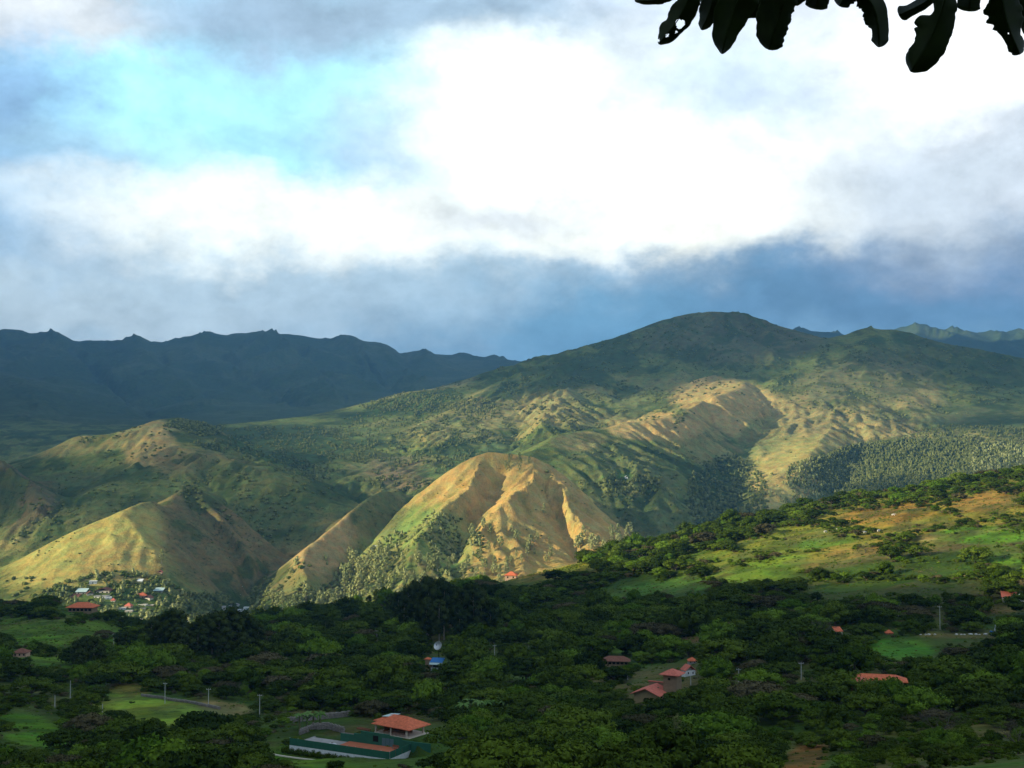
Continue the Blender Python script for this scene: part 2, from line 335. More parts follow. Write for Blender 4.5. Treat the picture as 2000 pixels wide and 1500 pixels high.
U0, U1 = -0.60, 0.60
S0, S1 = math.log(120.0), math.log(15300.0)
HS = 0.0030
NU = int((U1 - U0) / HS) + 1
NS = int((S1 - S0) / HS) + 1
def solve_heights():
    ug = np.linspace(U0, U1, NU); sg = np.linspace(S0, S1, NS)
    acc = np.zeros((NS, NU)); cnt = np.zeros((NS, NU)); crest = np.zeros((NS, NU))
    for name, pl in LINES.items():
        k = 0.0
        for key, kv in RELIEF.items():
            if name.startswith(key): k = kv
        n_ = len(pl)
        pl = [(p[0], p[1], p[2] * (1 + k * min(1.0, i / 2.0))) for i, p in enumerate(pl)]
        for (a, b_) in zip(pl[:-1], pl[1:]):
            a = (a[0], a[1], float(real_d(a[2]))); b_ = (b_[0], b_[1], float(real_d(b_[2]))); pa = world_at(*a); pb = world_at(*b_)
            ua, ub = pa[0] / pa[1], pb[0] / pb[1]
            n = max(8, int(max(abs(ua - ub), abs(math.log(a[2] / b_[2]))) / HS * 2.5))
            t = np.linspace(0, 1, n)
            dd = a[2] + (b_[2] - a[2]) * t
            px = a[0] + (b_[0] - a[0]) * t; py = a[1] + (b_[1] - a[1]) * t
            cy = (750 - py) / FOC; yy = cP - cy * sP; zz = sP + cy * cP
            u = (px - 1000) / FOC / yy; z = zz / yy * dd
            iu = np.rint((u - U0) / HS).astype(int); is_ = np.rint((np.log(dd) - S0) / HS).astype(int)
            ok = (iu >= 0) & (iu < NU) & (is_ >= 0) & (is_ < NS)
            if 'crest' in name or name in ('m_spur3', 'second_east', 'hump'): crest[is_[ok], iu[ok]] = 1
            np.add.at(acc, (is_[ok], iu[ok]), z[ok]); np.add.at(cnt, (is_[ok], iu[ok]), 1)
    fixed = cnt > 0
    H = np.where(fixed, acc / np.maximum(cnt, 1), 0)
    # foreground table
    d = np.exp(sg)
    rows = d <= 1400
    tab = _smooth_interp(d[rows], FG_D, FG_Z.T.copy())
    fgu = U_OF(FG_PX)
    full = _smooth_interp(np.clip(ug, fgu[0], fgu[-1]), fgu, tab.T.copy()).T
    H[rows] = full; fixed[rows] = True
    H[-1] = 250.0; fixed[-1] = True
    c = crest
    for k in range(14):
        P = np.pad(c, 1, mode='edge')
        c = np.maximum(crest, 0.2 * (P[:-2, 1:-1] + P[2:, 1:-1] + P[1:-1, :-2] + P[1:-1, 2:] + c) * 1.0)
    c2 = crest
    for k in range(45):
        P = np.pad(c2, 1, mode='edge')
        c2 = np.maximum(crest, 0.235 * (P[:-2, 1:-1] + P[2:, 1:-1] + P[1:-1, :-2] + P[1:-1, 2:]))
    global CREST
    wfar = sstep(5000, 7500, nominal_d(np.exp(sg)))[:, None]
    CREST = c * (1 - wfar) + c2 * wfar
    # coarse to fine relaxation
    levels = []
    f, h = fixed, H
    while min(f.shape) > 24:
        levels.append((f, h))
        a, b_ = (f.shape[0] + 1) // 2, (f.shape[1] + 1) // 2
        F = np.zeros((a * 2, b_ * 2)); G = np.zeros((a * 2, b_ * 2))
        F[:f.shape[0], :f.shape[1]] = f; G[:f.shape[0], :f.shape[1]] = h * f
        c = F.reshape(a, 2, b_, 2).sum((1, 3)); g = G.reshape(a, 2, b_, 2).sum((1, 3))
        f = c > 0; h = np.where(f, g / np.maximum(c, 1), 0)
    levels.append((f, h))
    X = None
    for f, h in reversed(levels):
        if X is None: X = np.where(f, h, h[f].mean())
        else:
            X = np.repeat(np.repeat(X, 2, 0), 2, 1)[:f.shape[0], :f.shape[1]]
            X = np.where(f, h, X)
        w = 1.6 if X.size < 3e5 else 1.0
        for k in range(220 if X.size < 1e5 else 90):
            P = np.pad(X, 1, mode='edge')
            A = 0.25 * (P[:-2, 1:-1] + P[2:, 1:-1] + P[1:-1, :-2] + P[1:-1, 2:])
            X = np.where(f, h, A)
    # soften the knife edges a little
    for k in range(1):
        P = np.pad(X, 1, mode='edge')
        X = 0.5 * X + 0.125 * (P[:-2, 1:-1] + P[2:, 1:-1] + P[1:-1, :-2] + P[1:-1, 2:])
    wf = sstep(4200, 6000, np.exp(sg))[:, None]
    for k in range(5):
        P = np.pad(X, 1, mode='edge')
        X = X * (1 - wf) + wf * (0.5 * X + 0.25 * (P[1:-1, :-2] + P[1:-1, 2:]))
    return X
BASE = solve_heights()

def cubic_sample(Hm, u, s):
    """Catmull-Rom sampling of the solved grid"""
    fu = (u - U0) / HS; fs = (s - S0) / HS
    fu = np.clip(fu, 1, NU - 3.001); fs = np.clip(fs, 1, NS - 3.001)
    iu = fu.astype(int); is_ = fs.astype(int); tu = fu - iu; ts = fs - is_
    def wts(t): return (-0.5*t + t*t - 0.5*t**3, 1 - 2.5*t*t + 1.5*t**3, 0.5*t + 2*t*t - 1.5*t**3, -0.5*t*t + 0.5*t**3)
    wu, ws = wts(tu), wts(ts)
    out = 0
    for a in range(4):
        r = 0
        for c in range(4): r = r + wu[c] * Hm[is_ + a - 1, iu + c - 1]
        out = out + ws[a] * r
    return out

def gullies(x, y, gx, gy, cell, seed, sharp=1.0):
    """stripes that run down the slope: noise whose ridges follow the gradient"""
    L = np.hypot(gx, gy) + 1e-6
    sx, sy = -gy / L, gx / L
    px, py = x / cell, y / cell
    ix, iy = np.floor(px), np.floor(py)
    fx, fy = px - ix, py - iy
    acc = 0; wt_ = 0
    for i in (-1, 0, 1):
        for j in (-1, 0, 1):
            ox = _hash(ix + i, iy + j, seed); oy = _hash(ix + i, iy + j, seed + 91)
            ph = _hash(ix + i, iy + j, seed + 17)
            dx, dy = fx - i - ox, fy - j - oy
            w = np.exp(-(dx * dx + dy * dy) * 2.2)
            acc = acc + np.cos((dx * sx + dy * sy) * 5.0 + ph * 1.2) * w; wt_ = wt_ + w
    return acc / (wt_ + 1e-6)

def build_heights(U, Y):
    """final terrain height on arrays u = x/y, y; returns z, and a concavity measure used for the plant cover"""
    S = np.log(Y); X = U * Y
    Y_ = nominal_d(Y)
    z = cubic_sample(BASE, U, S)
    e = 0.006
    # slope of the smooth land in world axes, at a scale that grows with distance
    zu = (cubic_sample(BASE, U + e, S) - cubic_sample(BASE, U - e, S)) / (2 * e)
    zs = (cubic_sample(BASE, U, S + e) - cubic_sample(BASE, U, S - e)) / (2 * e)
    gx = zu / Y; gy = zs / Y - U * zu / Y
    slope = np.hypot(gx, gy)
    am = sstep(0.03, 0.42, slope) * (1 - sstep(7000, 9000, Y_)) + sstep(0.02, 0.26, slope) * sstep(7000, 9000, Y_)
    crest_fade = 1 - np.where(Y_ > 7000, 0.98, 0.9) * np.clip(cubic_sample(CREST, U, S) * np.where(Y_ > 7000, 1.7, 1.0), 0, 1)
    patchy = 0.35 + 1.15 * sstep(0.34, 0.64, fbm(X / 330 + 5, Y / 330, 3, 88))
    PXa = 1000 + U * FOC      # the grassy nose above the village is gently rounded
    patchy = patchy * (1 - 0.7 * sstep(-100, 20, PXa) * (1 - sstep(300, 380, PXa)) * (1 - sstep(2420, 2600, Y_)))
    far = sstep(1350, 1700, Y_)
    g = np.zeros_like(z); conc = np.zeros_like(z)
    wx = X + 60 * (fbm(X / 300, Y / 300, 3, 5) - .5) * 2; wy = Y + 60 * (fbm(X / 300, Y / 300, 3, 9) - .5) * 2
    du = U[0, 1] - U[0, 0]; ds = np.gradient(S[:, 0])[:, None]
    for cell, amp, y0, y1, seed in ((1050, 110, 7000, 10500, 12), (480, 52, 5600, 9000, 1), (210, 20, 3300, 6000, 2), (105, 8.5, 1500, 3000, 3), (54, 5.0, 1350, 2000, 4), (26, 3.4, 1350, 1700, 6)):
        m = sstep(y0, y1, Y_)
        if cell < 100: m = m * (1 - sstep(4500, 8000, Y_))
        elif cell < 300: m = m * (1 - 0.85 * sstep(7200, 9000, Y_))
        if cell < 150: m = m * patchy
        gg = gullies(wx, wy, gx, gy, cell, seed)
        gg = 1 - np.abs(gg - 0.15) * 1.3 if cell != 26 else gg
        g += amp * (gg - 0.3) * m * am * crest_fade
        conc += gg * m * am * (amp ** 0.3)
        t = z + g                                    # gullies steer the smaller ones
        tu = np.gradient(t, axis=1) / du; ts = np.gradient(t, axis=0) / ds
        gx = 0.6 * gx + 0.4 * np.clip(tu / Y, -1.5, 1.5); gy = 0.6 * gy + 0.4 * np.clip(ts / Y - U * tu / Y, -1.5, 1.5)
    n1 = fbm(X / 90, Y / 90, 5, 21) - .5
    n2 = fbm(X / 900, Y / 900, 6, 33) - .5
    g += far * (n1 * 5 * (1 - 0.5 * sstep(4000, 9000, Y_)) + n2 * 30 * sstep(2800, 7000, Y_) * (1 - .6 * sstep(8000, 10000, Y_)))
    g += sstep(8500, 10500, Y_) * ((fbm(X / 620, Y / 620, 3, 57) - .5) * 10)
    # foreground: gentle lumps
    near = 1 - far
    g += near * ((fbm(X / 60, Y / 60, 4, 41) - .5) * 5.0 + (fbm(X / 14, Y / 14, 3, 43) - .5) * 0.8) * sstep(120, 260, Y)
    return z + g, conc, slope

# grid of the visible land: fine where the photograph shows slopes from the side
UC = np.linspace(-0.53, 0.53, 690)
def _rows():
    seg = [(130, 1400, 300), (1400, 1600, 24), (1600, 3000, 380), (3000, 4600, 220), (4600, 7200, 210), (7200, 13500, 110), (13500, 16500, 8)]
    r = []
    for a, b_, n in seg: r += list(np.exp(np.linspace(math.log(real_d(a)), math.log(real_d(b_)), n, endpoint=False)))
    return np.array(r + [float(real_d(16500.))])
YC = _rows()
UU, YY = np.meshgrid(UC, YC)
ZZ, CONC, SLOPE = build_heights(UU, YY)
XX = UU * YY
PXX, PYY = to_pix(XX, YY, ZZ)

# pads for the buildings and level fields are pressed into the land here: (x, y, half size x, half size y, turn, height, blend)
for (cx, cy, hx, hy, rot, hz, bl) in [(-46, 331, 22, 7, -27.6, -86.2, 9), (-30.7, 346.4, 10, 6, -37, -82.3, 6), (-43.9, 338.0, 17.2, 5.0, -27.6, -86.0, 1.2)]:
    c_, s_ = math.cos(R(rot)) if 'R' in globals() else math.cos(math.radians(rot)), math.sin(math.radians(rot))
    dx, dy = XX - cx, YY - cy
    ex = np.abs(dx * c_ + dy * s_) - hx; ey = np.abs(-dx * s_ + dy * c_) - hy
    dd = np.hypot(np.maximum(ex, 0), np.maximum(ey, 0))
    w = 1 - sstep(0, bl, dd)
    ZZ = ZZ * (1 - w) + hz * w
PXX, PYY = to_pix(XX, YY, ZZ)
def ground_z(x, y):
    """height of the finished land at x, y (arrays or numbers)"""
    x = np.asarray(x, float); y = np.asarray(y, float)
    u = x / y
    fu = np.clip((u - UC[0]) / (UC[1] - UC[0]), 0, len(UC) - 1.001)
    iu = fu.astype(int); tu = fu - iu
    js = np.clip(np.searchsorted(YC, y) - 1, 0, len(YC) - 2); ts = np.clip((y - YC[js]) / (YC[js + 1] - YC[js]), 0, 1)
    return (ZZ[js, iu] * (1 - tu) + ZZ[js, iu + 1] * tu) * (1 - ts) + (ZZ[js + 1, iu] * (1 - tu) + ZZ[js + 1, iu + 1] * tu) * ts

def ground_at(px, py, lo=140, hi=14500, skip=0):
    """first point of the land that the pixel px, py looks at, between lo and hi metres"""
    ys = np.exp(np.linspace(math.log(lo), math.log(hi), 6000))
    cx, cy = (px - 1000) / FOC, (750 - py) / FOC
    yy = cP - cy * sP; zz = sP + cy * cP
    xs = cx / yy * ys; zs = zz / yy * ys
    gz = ground_z(xs, ys)
    hit = np.nonzero(zs < gz)[0]
    i = hit[0] if len(hit) else int(np.argmin(zs - gz))
    return float(xs[i]), float(ys[i]), float(gz[i])
# ------------------------------------------------------------------ materials of the land
def new_mat(name):
    m = bpy.data.materials.new(name); m.use_nodes = True
    nt = m.node_tree; nt.nodes.clear()
    b = NB(nt)
    out = b.new('ShaderNodeOutputMaterial'); bs = b.new('ShaderNodeBsdfPrincipled')
    nt.links.new(bs.outputs[0], out.inputs[0])
    bs.inputs['Roughness'].default_value = 0.9
    bs.inputs['Specular IOR Level'].default_value = 0.03
    return m, b, bs, out

def land_material():
    m, b, bs, out = new_mat('land')
    at = b.new('ShaderNodeAttribute', attribute_name='cover'); at.attribute_type = 'GEOMETRY'
    geo = b.new('ShaderNodeNewGeometry')
    sp = b.new('ShaderNodeSeparateXYZ'); b.put(sp.inputs[0], geo.outputs['Position'])
    dist = sp.outputs[1]
    P = geo.outputs['Position']
    n1 = b.noise(P, 0.35, 4, 0.6); n2 = b.noise(P, 0.05, 6, 0.62); n3 = b.noise(P, 0.012, 5, 0.6)
    n2b = b.noise(b.vmath('ADD', P, (311, 70, 5)), 0.055, 6, 0.65)
    v = b.math('ADD', b.ramp(n1, 0.3, 0.7, 0.82, 1.18, False), b.ramp(n2, 0.3, 0.7, -0.24, 0.24, False))
    v = b.math('ADD', v, b.ramp(n3, 0.3, 0.7, -0.12, 0.12, False))
    c = b.vscale(at.outputs['Color'], v)
    tint = b.mix(b.ramp(n2b, 0.35, 0.65), (1.12, 0.98, 0.85, 1), (0.86, 1.04, 0.95, 1))
    c = b.mix(1.0, c, tint, 'MULTIPLY')
    # tussocks and low bushes too small to be built
    bush = b.math('MULTIPLY', b.ramp(b.noise(P, 0.16, 3, 0.7), 0.56, 0.66), b.ramp(b.noise(P, 0.02, 4, 0.6), 0.42, 0.58))
    bush = b.math('MULTIPLY', bush, at.outputs['Alpha'])
    c = b.mix(b.math('MULTIPLY', bush, 0.85), c, (0.035, 0.06, 0.018, 1))
    b.put(bs.inputs['Base Color'], c)
    bp = b.new('ShaderNodeBump'); bp.inputs['Distance'].default_value = 3.0; bp.inputs['Strength'].default_value = 0.7
    h = b.math('ADD', b.math('MULTIPLY', n2, 2.0), b.math('MULTIPLY', n1, 0.35))
    h = b.math('ADD', h, b.math('MULTIPLY', bush, 0.8))
    b.put(bp.inputs['Height'], h)
    b.put(bs.inputs['Normal'], bp.outputs[0])
    return m
LAND = land_material()

OCHRE = (0.37, 0.26, 0.085); GOLD = (0.34, 0.27, 0.10); OLIVE = (0.17, 0.175, 0.06); GRASS = (0.085, 0.15, 0.03)
LAWN = (0.12, 0.22, 0.035); SCRUB = (0.05, 0.08, 0.022); WOOD = (0.028, 0.05, 0.018); BARE = (0.30, 0.23, 0.16)
DRYGREEN = (0.12, 0.13, 0.05); BLUEGREEN = (0.06, 0.13, 0.05); FARGREEN = (0.045, 0.072, 0.036); FLOWER = (0.20, 0.24, 0.07)
# painted plant cover by place, one spur face with its shade: (px, py, rx, ry, tilt degrees, dmin, dmax, colour, strength)
ZONES = [
    # ochre hill and its green apron
    (1000, 980, 260, 170, 0, 1800, 2720, OCHRE, 1.0), (1180, 1060, 120, 80, 0, 1800, 2720, OCHRE, 0.9),
    (820, 1070, 120, 85, -20, 1700, 2720, (0.19, 0.25, 0.07), 0.97), (760, 1120, 90, 60, 0, 1600, 2600, (0.2, 0.21, 0.07), 0.8),
    (640, 1040, 70, 90, 30, 1900, 2720, (0.36, 0.25, 0.12), 0.8), (740, 1000, 60, 50, 0, 2300, 3000, DRYGREEN, 0.9),
    # spur above the village
    (180, 1080, 190, 80, -20, 1700, 2420, (0.34, 0.29, 0.095), 1.0), (240, 1100, 90, 50, 0, 1700, 2400, (0.34, 0.25, 0.10), 0.5),
    (430, 1060, 150, 100, 30, 1900, 2750, (0.14, 0.115, 0.055), 0.95),  # far face of the spur: its shade is put into the colour
    (250, 1180, 150, 45, 0, 1400, 1830, (0.09, 0.14, 0.035), 0.8), (60, 1180, 110, 40, 0, 1400, 2000, (0.14, 0.15, 0.045), 0.8),
    (480, 1190, 90, 40, 0, 1500, 2200, SCRUB, 0.9),
    # second hill
    (100, 990, 200, 90, 0, 2700, 3500, (0.10, 0.115, 0.045), 0.9), (290, 870, 60, 50, -30, 3400, 4000, (0.31, 0.25, 0.10), 1.0),
    (170, 860, 130, 30, -10, 3500, 4000, (0.22, 0.22, 0.08), 0.9), (420, 925, 130, 45, 15, 3000, 3700, (0.17, 0.145, 0.065), 0.8),
    (240, 960, 200, 50, 0, 2800, 3700, (0.10, 0.125, 0.045), 0.85), (500, 980, 150, 70, 25, 2700, 3400, (0.10, 0.125, 0.045), 0.85), (380, 835, 60, 18, 0, 3900, 5200, WOOD, 0.95),
    (30, 960, 90, 80, 0, 2700, 3400, (0.12, 0.095, 0.055), 0.8),
    # patchwork slope in the middle
    (560, 870, 140, 40, 0, 3800, 5600, (0.06, 0.095, 0.032), 0.9), (690, 845, 60, 16, 0, 4000, 6000, (0.13, 0.17, 0.06), 0.8),
    (770, 915, 70, 28, 0, 3600, 4700, (0.17, 0.15, 0.08), 0.8), (790, 940, 50, 25, 0, 3500, 4300, (0.2, 0.15, 0.09), 0.7),
    (860, 915, 50, 18, -10, 3500, 4600, (0.12, 0.18, 0.06), 0.8), (870, 830, 60, 20, -15, 4500, 6000, (0.17, 0.2, 0.07), 0.7),
    (960, 890, 60, 22, 0, 3800, 5000, (0.1, 0.15, 0.06), 0.7), (940, 815, 40, 30, 30, 4500, 6000, (0.2, 0.2, 0.075), 0.8),
    (1060, 800, 90, 28, -10, 4600, 6000, (0.2, 0.2, 0.08), 0.8), (1180, 790, 90, 25, 0, 4600, 6200, (0.13, 0.16, 0.06), 0.6),
    (790, 790, 120, 18, -12, 5000, 6200, (0.045, 0.085, 0.028), 0.8),
    (1430, 660, 200, 60, 0, 5500, 6900, (0.085, 0.085, 0.05), 0.75), (1100, 730, 160, 30, -12, 5500, 6900, (0.05, 0.075, 0.035), 0.7),
    # lit shoulder and hump
    (1420, 790, 120, 55, 15, 3600, 5700, (0.34, 0.26, 0.10), 1.0), (1280, 835, 100, 26, 0, 3600, 5000, (0.33, 0.25, 0.10), 1.0),
    (1500, 850, 70, 40, -20, 3600, 5200, (0.14, 0.22, 0.06), 0.8), (1600, 800, 90, 50, -25, 4000, 5600, (0.26, 0.2, 0.10), 0.8),
    (1660, 815, 190, 115, -20, 3300, 6000, (0.21, 0.20, 0.08), 0.85), (1480, 890, 90, 50, -20, 3300, 5200, (0.19, 0.21, 0.075), 0.7), (1530, 930, 130, 60, -30, 3000, 4500, (0.34, 0.29, 0.10), 0.95), (1200, 900, 130, 40, 20, 2800, 4000, (0.11, 0.13, 0.055), 0.9),
    (1130, 860, 60, 20, 0, 3300, 4200, (0.2, 0.19, 0.08), 0.7), (1300, 1010, 120, 60, 20, 2500, 3300, (0.10, 0.13, 0.05), 0.85),
    (1195, 925, 40, 9, 5, 2900, 3600, (0.12, 0.26, 0.06), 0.9), (1225, 955, 50, 14, 10, 2800, 3500, (0.2, 0.26, 0.07), 0.8),
    (1420, 960, 60, 70, -30, 2700, 4200, WOOD, 0.8), (1780, 910, 220, 55, 0, 2800, 4600, (0.04, 0.062, 0.025), 0.9),
    (1700, 740, 160, 60, -15, 4600, 6600, (0.10, 0.11, 0.055), 0.7), (1850, 810, 160, 20, 0, 4000, 5600, (0.11, 0.12, 0.055), 0.7),
    (1900, 700, 160, 40, 10, 5200, 6600, (0.05, 0.07, 0.03), 0.7),
    # foreground meadows and earth
    (1780, 1015, 360, 70, -12, 650, 1250, (0.30, 0.26, 0.08), 0.8), (1500, 1075, 200, 40, -14, 650, 1250, (0.20, 0.24, 0.07), 0.7), (1100, 1112, 120, 22, -10, 900, 1300, (0.30, 0.30, 0.08), 0.9),
    (130, 1235, 170, 28, 0, 400, 1200, (0.11, 0.18, 0.045), 0.9), (100, 1275, 90, 30, 10, 400, 1000, (0.12, 0.24, 0.04), 0.7),
    (290, 1385, 130, 30, 5, 350, 650, (0.25, 0.33, 0.08), 1.0), (250, 1345, 50, 12, 0, 400, 700, (0.30, 0.22, 0.09), 0.6),
    (440, 1382, 60, 16, 8, 350, 650, (0.24, 0.21, 0.17), 0.9), (60, 1430, 90, 40, 20, 200, 480, (0.09, 0.2, 0.03), 0.8),
    (1290, 1145, 110, 20, -8, 600, 1200, (0.11, 0.2, 0.07), 0.95), (1500, 1110, 100, 24, -10, 500, 1150, (0.14, 0.22, 0.05), 0.8),
    (1045, 1125, 50, 10, -15, 900, 1300, (0.34, 0.26, 0.12), 0.95), (1110, 1105, 70, 10, -8, 900, 1300, (0.30, 0.32, 0.08), 0.9),
    (1760, 1265, 75, 25, 5, 400, 700, (0.08, 0.2, 0.045), 0.95), (1880, 1240, 90, 6, 0, 400, 750, (0.22, 0.18, 0.13), 0.7),
    (1690, 1080, 70, 12, -8, 500, 900, (0.30, 0.22, 0.13), 0.8), (1830, 1050, 35, 6, -10, 600, 950, (0.62, 0.47, 0.34), 1.0),
    (1930, 1045, 100, 20, 0, 500, 1000, (0.12, 0.26, 0.04), 0.9), (1950, 1085, 80, 20, 0, 450, 900, (0.12, 0.24, 0.04), 0.8),
    (1740, 1005, 110, 22, -5, 700, 1100, (0.34, 0.20, 0.09), 0.9), (1930, 980, 70, 20, -10, 700, 1150, (0.36, 0.22, 0.11), 0.9),
    (1620, 1060, 80, 14, -8, 600, 1000, (0.10, 0.2, 0.05), 0.8), (1350, 1249, 30, 8, 0, 400, 800, (0.16, 0.12, 0.11), 0.9),
    (1180, 1268, 50, 10, 0, 400, 800, (0.09, 0.17, 0.04), 0.9), (1000, 1320, 60, 10, 0, 350, 600, (0.16, 0.3, 0.10), 0.9),
    (1960, 1190, 50, 8, 0, 400, 800, (0.26, 0.17, 0.11), 0.9), (1570, 1490, 60, 30, -30, 150, 330, (0.24, 0.12, 0.07), 0.9),
    (1800, 1450, 180, 45, -8, 100, 330, (0.12, 0.13, 0.05), 0.9), (540, 1470, 50, 22, -30, 150, 400, (0.09, 0.18, 0.03), 0.8),
    (620, 1490, 90, 14, 8, 150, 400, (0.12, 0.22, 0.04), 0.7), (900, 1412, 40, 10, 0, 200, 500, (0.1, 0.2, 0.03), 0.7),
    (600, 1240, 90, 10, 0, 500, 1000, (0.09, 0.16, 0.04), 0.6), (760, 1235, 120, 10, 0, 500, 1000, (0.10, 0.17, 0.04), 0.6),
]
def cover_colour(X, Y, PX, PY, conc, slope):
    Yw = Y
    Y = nominal_d(Y)
    n = fbm(X / 120, Yw / 120, 5, 3); nb = fbm(X / 420, Yw / 420, 5, 8); nc = fbm(X / 35, Yw / 35, 4, 12)
    col = np.empty(X.shape + (3,))
    def lay(mask, c): col[...] = col * (1 - mask[..., None]) + np.array(c) * mask[..., None]
    col[...] = (0.05, 0.085, 0.016)
    fgm = 1 - sstep(1350, 1500, Y)
    lay(fgm * sstep(0.42, 0.62, nb), (0.065, 0.12, 0.02)); lay(fgm * sstep(0.52, 0.66, n), (0.11, 0.10, 0.04))
    mid = sstep(1380, 1500, Y)
    lay(mid, (0.19, 0.17, 0.07)); lay(mid * sstep(0.42, 0.6, nb), (0.14, 0.16, 0.055))
    up = sstep(2600, 3400, Y)
    lay(up, (0.12, 0.15, 0.045)); lay(up * sstep(0.5, 0.62, nb), (0.17, 0.18, 0.065)); lay(up * sstep(0.54, 0.66, n) * 0.8, (0.045, 0.07, 0.028))
    far = sstep(6900, 7600, Y); lay(far, FARGREEN); lay(far * sstep(0.5, 0.65, nb), (0.065, 0.09, 0.045))
    wobx = (n - .5) * 46 + (nc - .5) * 16; woby = (fbm(X / 120 + 40, Yw / 120, 5, 14) - .5) * 26
    pass
    for (px, py, rx, ry, tilt, d0, d1, c, s) in ZONES:
        dx, dy = PX - px + wobx * min(1, rx / 90), PY - py + woby * min(1, ry / 30)
        t = R(tilt); ex = (dx * math.cos(t) + dy * math.sin(t)) / rx; ey = (-dx * math.sin(t) + dy * math.cos(t)) / ry
        w = 1 - sstep(0.72, 1.12, np.hypot(ex, ey)); w = w * ((Y > d0) & (Y < d1))
        if d0 < 1200: g_ = 1.12 if c[1] > c[0] * 1.2 else 1.0; c = (c[0] * 0.85, c[1] * 0.80 * g_, c[2] * 0.42); w = w * sstep(0.25, 0.5, nc + 0.12)
        lay(w * s, c)
    # plants gather in the gullies, grass stays on the spurs
    wet = sstep(-0.1, -1.6, conc) * mid * (1 - 0.5 * far)
    bright = col.sum(-1)
    lay(wet * 0.55 * sstep(0.3, 0.55, n), (0.055, 0.085, 0.028))
    thick = mid * sstep(0.53, 0.60, fbm(X / 55, Yw / 55, 5, 51) + 0.05 * wet) * (1 - sstep(0.40, 0.65, bright))
    lay(thick * 0.75, (0.045, 0.072, 0.024))
    # uneven sward and bare tracks on the near slopes
    lay(fgm * sstep(0.50, 0.62, fbm(X / 16, Yw / 16, 4, 71)) * 0.55, (0.028, 0.05, 0.010)); lay(fgm * sstep(0.56, 0.66, fbm(X / 24, Yw / 40, 4, 77)) * 0.5, (0.09, 0.085, 0.035))
    # crests of the dry slopes are paler and redder
    dry = sstep(0.3, 1.4, conc) * mid * sstep(0.25, 0.5, bright)
    lay(dry * 0.25, (0.42, 0.27, 0.14))
    alpha = np.where(Y > 1450, 1 - sstep(0.35, 0.75, bright) * 0.75, 0.6)
    return col, alpha

def mesh_obj(name, verts, faces, mat, parent=None, smooth=True, attr=None):
    me = bpy.data.meshes.new(name)
    verts = np.asarray(verts, dtype=np.float32)
    faces = np.asarray(faces, dtype=np.int32)
    k = faces.shape[1]
    me.vertices.add(len(verts)); me.vertices.foreach_set('co', verts.ravel())
    me.loops.add(faces.size); me.loops.foreach_set('vertex_index', faces.ravel())
    me.polygons.add(len(faces))
    me.polygons.foreach_set('loop_start', np.arange(0, faces.size, k, dtype=np.int32))
    me.polygons.foreach_set('use_smooth', np.full(len(faces), smooth))
    me.update(calc_edges=True)
    if attr is not None:
        a = me.attributes.new('cover', 'FLOAT_COLOR', 'POINT')
        a.data.foreach_set('color', np.asarray(attr, dtype=np.float32).ravel())
    if mat: me.materials.append(mat)
    o = bpy.data.objects.new(name, me); C.objects.link(o)
    if parent: o.parent = parent
    return o

def tag(o, label=None, cat=None, group=None, kind=None):
    for k, v in (('label', label), ('category', cat), ('group', group), ('kind', kind)):
        if v: o[k] = v
    return o

def grid_faces(nr, nc):
    i = np.arange(nr - 1)[:, None] * nc + np.arange(nc - 1)[None, :]
    return np.stack([i, i + 1, i + nc + 1, i + nc], -1).reshape(-1, 4)

def build_land():
    col, alpha = cover_colour(XX, YY, PXX, PYY, CONC, SLOPE)
    attr = np.concatenate([col, alpha[..., None]], -1)
    cuts = [('hillside', 0, 1425, 'green slope falling to the valley with scattered meadows between the trees'),
            ('foothills', 1425, 3150, 'steep dry grass hills above the village'),
            ('mountain', 3150, 7300, 'broad green and tawny mountain with a rounded summit'),
            ('far_mountains', 7300, 1e9, 'distant blue mountain range under the cloud')]
    for name, a, b_, lab in cuts:
        j0 = max(np.searchsorted(YC, real_d(a)) - 1, 0); j1 = min(np.searchsorted(YC, real_d(b_)), len(YC) - 1)
        V = np.stack([XX[j0:j1 + 1], YY[j0:j1 + 1], ZZ[j0:j1 + 1]], -1).reshape(-1, 3)
        o = mesh_obj(name, V, grid_faces(j1 - j0 + 1, len(UC)), LAND, attr=attr[j0:j1 + 1].reshape(-1, 4))
        tag(o, lab, None, None, 'structure')
build_land()

# the land beside and behind the viewpoint, with an unseen ridge added and shaped to shade the valley
SHADE_RIDGE = [(-1510, 745, 345), (-1560, 400, 405), (-1650, -300, 600), (-1500, -1500, 760), (-900, -3200, 850), (900, -4200, 900)]
def outer_height(x, y):
    r = np.hypot(x, y)
    z = -60 + 420 * (fbm(x / 2600, y / 2600, 6, 61) - 0.35) * sstep(300, 3000, r) + 700 * sstep(4500, 11000, r) * fbm(x / 3500, y / 3500, 5, 66)
    z = z + 0.30 * np.clip(-y + 60, 0, 1400) * (1 - sstep(1500, 4000, r)) + 50 * (1 - sstep(60, 700, r)) 
    z = np.where(x < -1100, np.minimum(z, -60 + 0.25 * np.clip(r - 1500, 0, 4000)), z)
    top = np.full(x.shape, -1e9)
    for (ax, ay, az_), (bx, by, bz) in zip(SHADE_RIDGE[:-1], SHADE_RIDGE[1:]):
        L2 = (bx - ax) ** 2 + (by - ay) ** 2
        t = np.clip(((x - ax) * (bx - ax) + (y - ay) * (by - ay)) / L2, 0, 1)
        dd = np.hypot(x - ax - t * (bx - ax), y - ay - t * (by - ay))
        steep = np.where((t == 0) & (ay > 600), 1.35, 0.52)
        top = np.maximum(top, az_ + t * (bz - az_) - steep * dd)
    top = top + 34 * (fbm(x / 110, y / 110, 4, 71) - .5)
    return np.maximum(z, top)
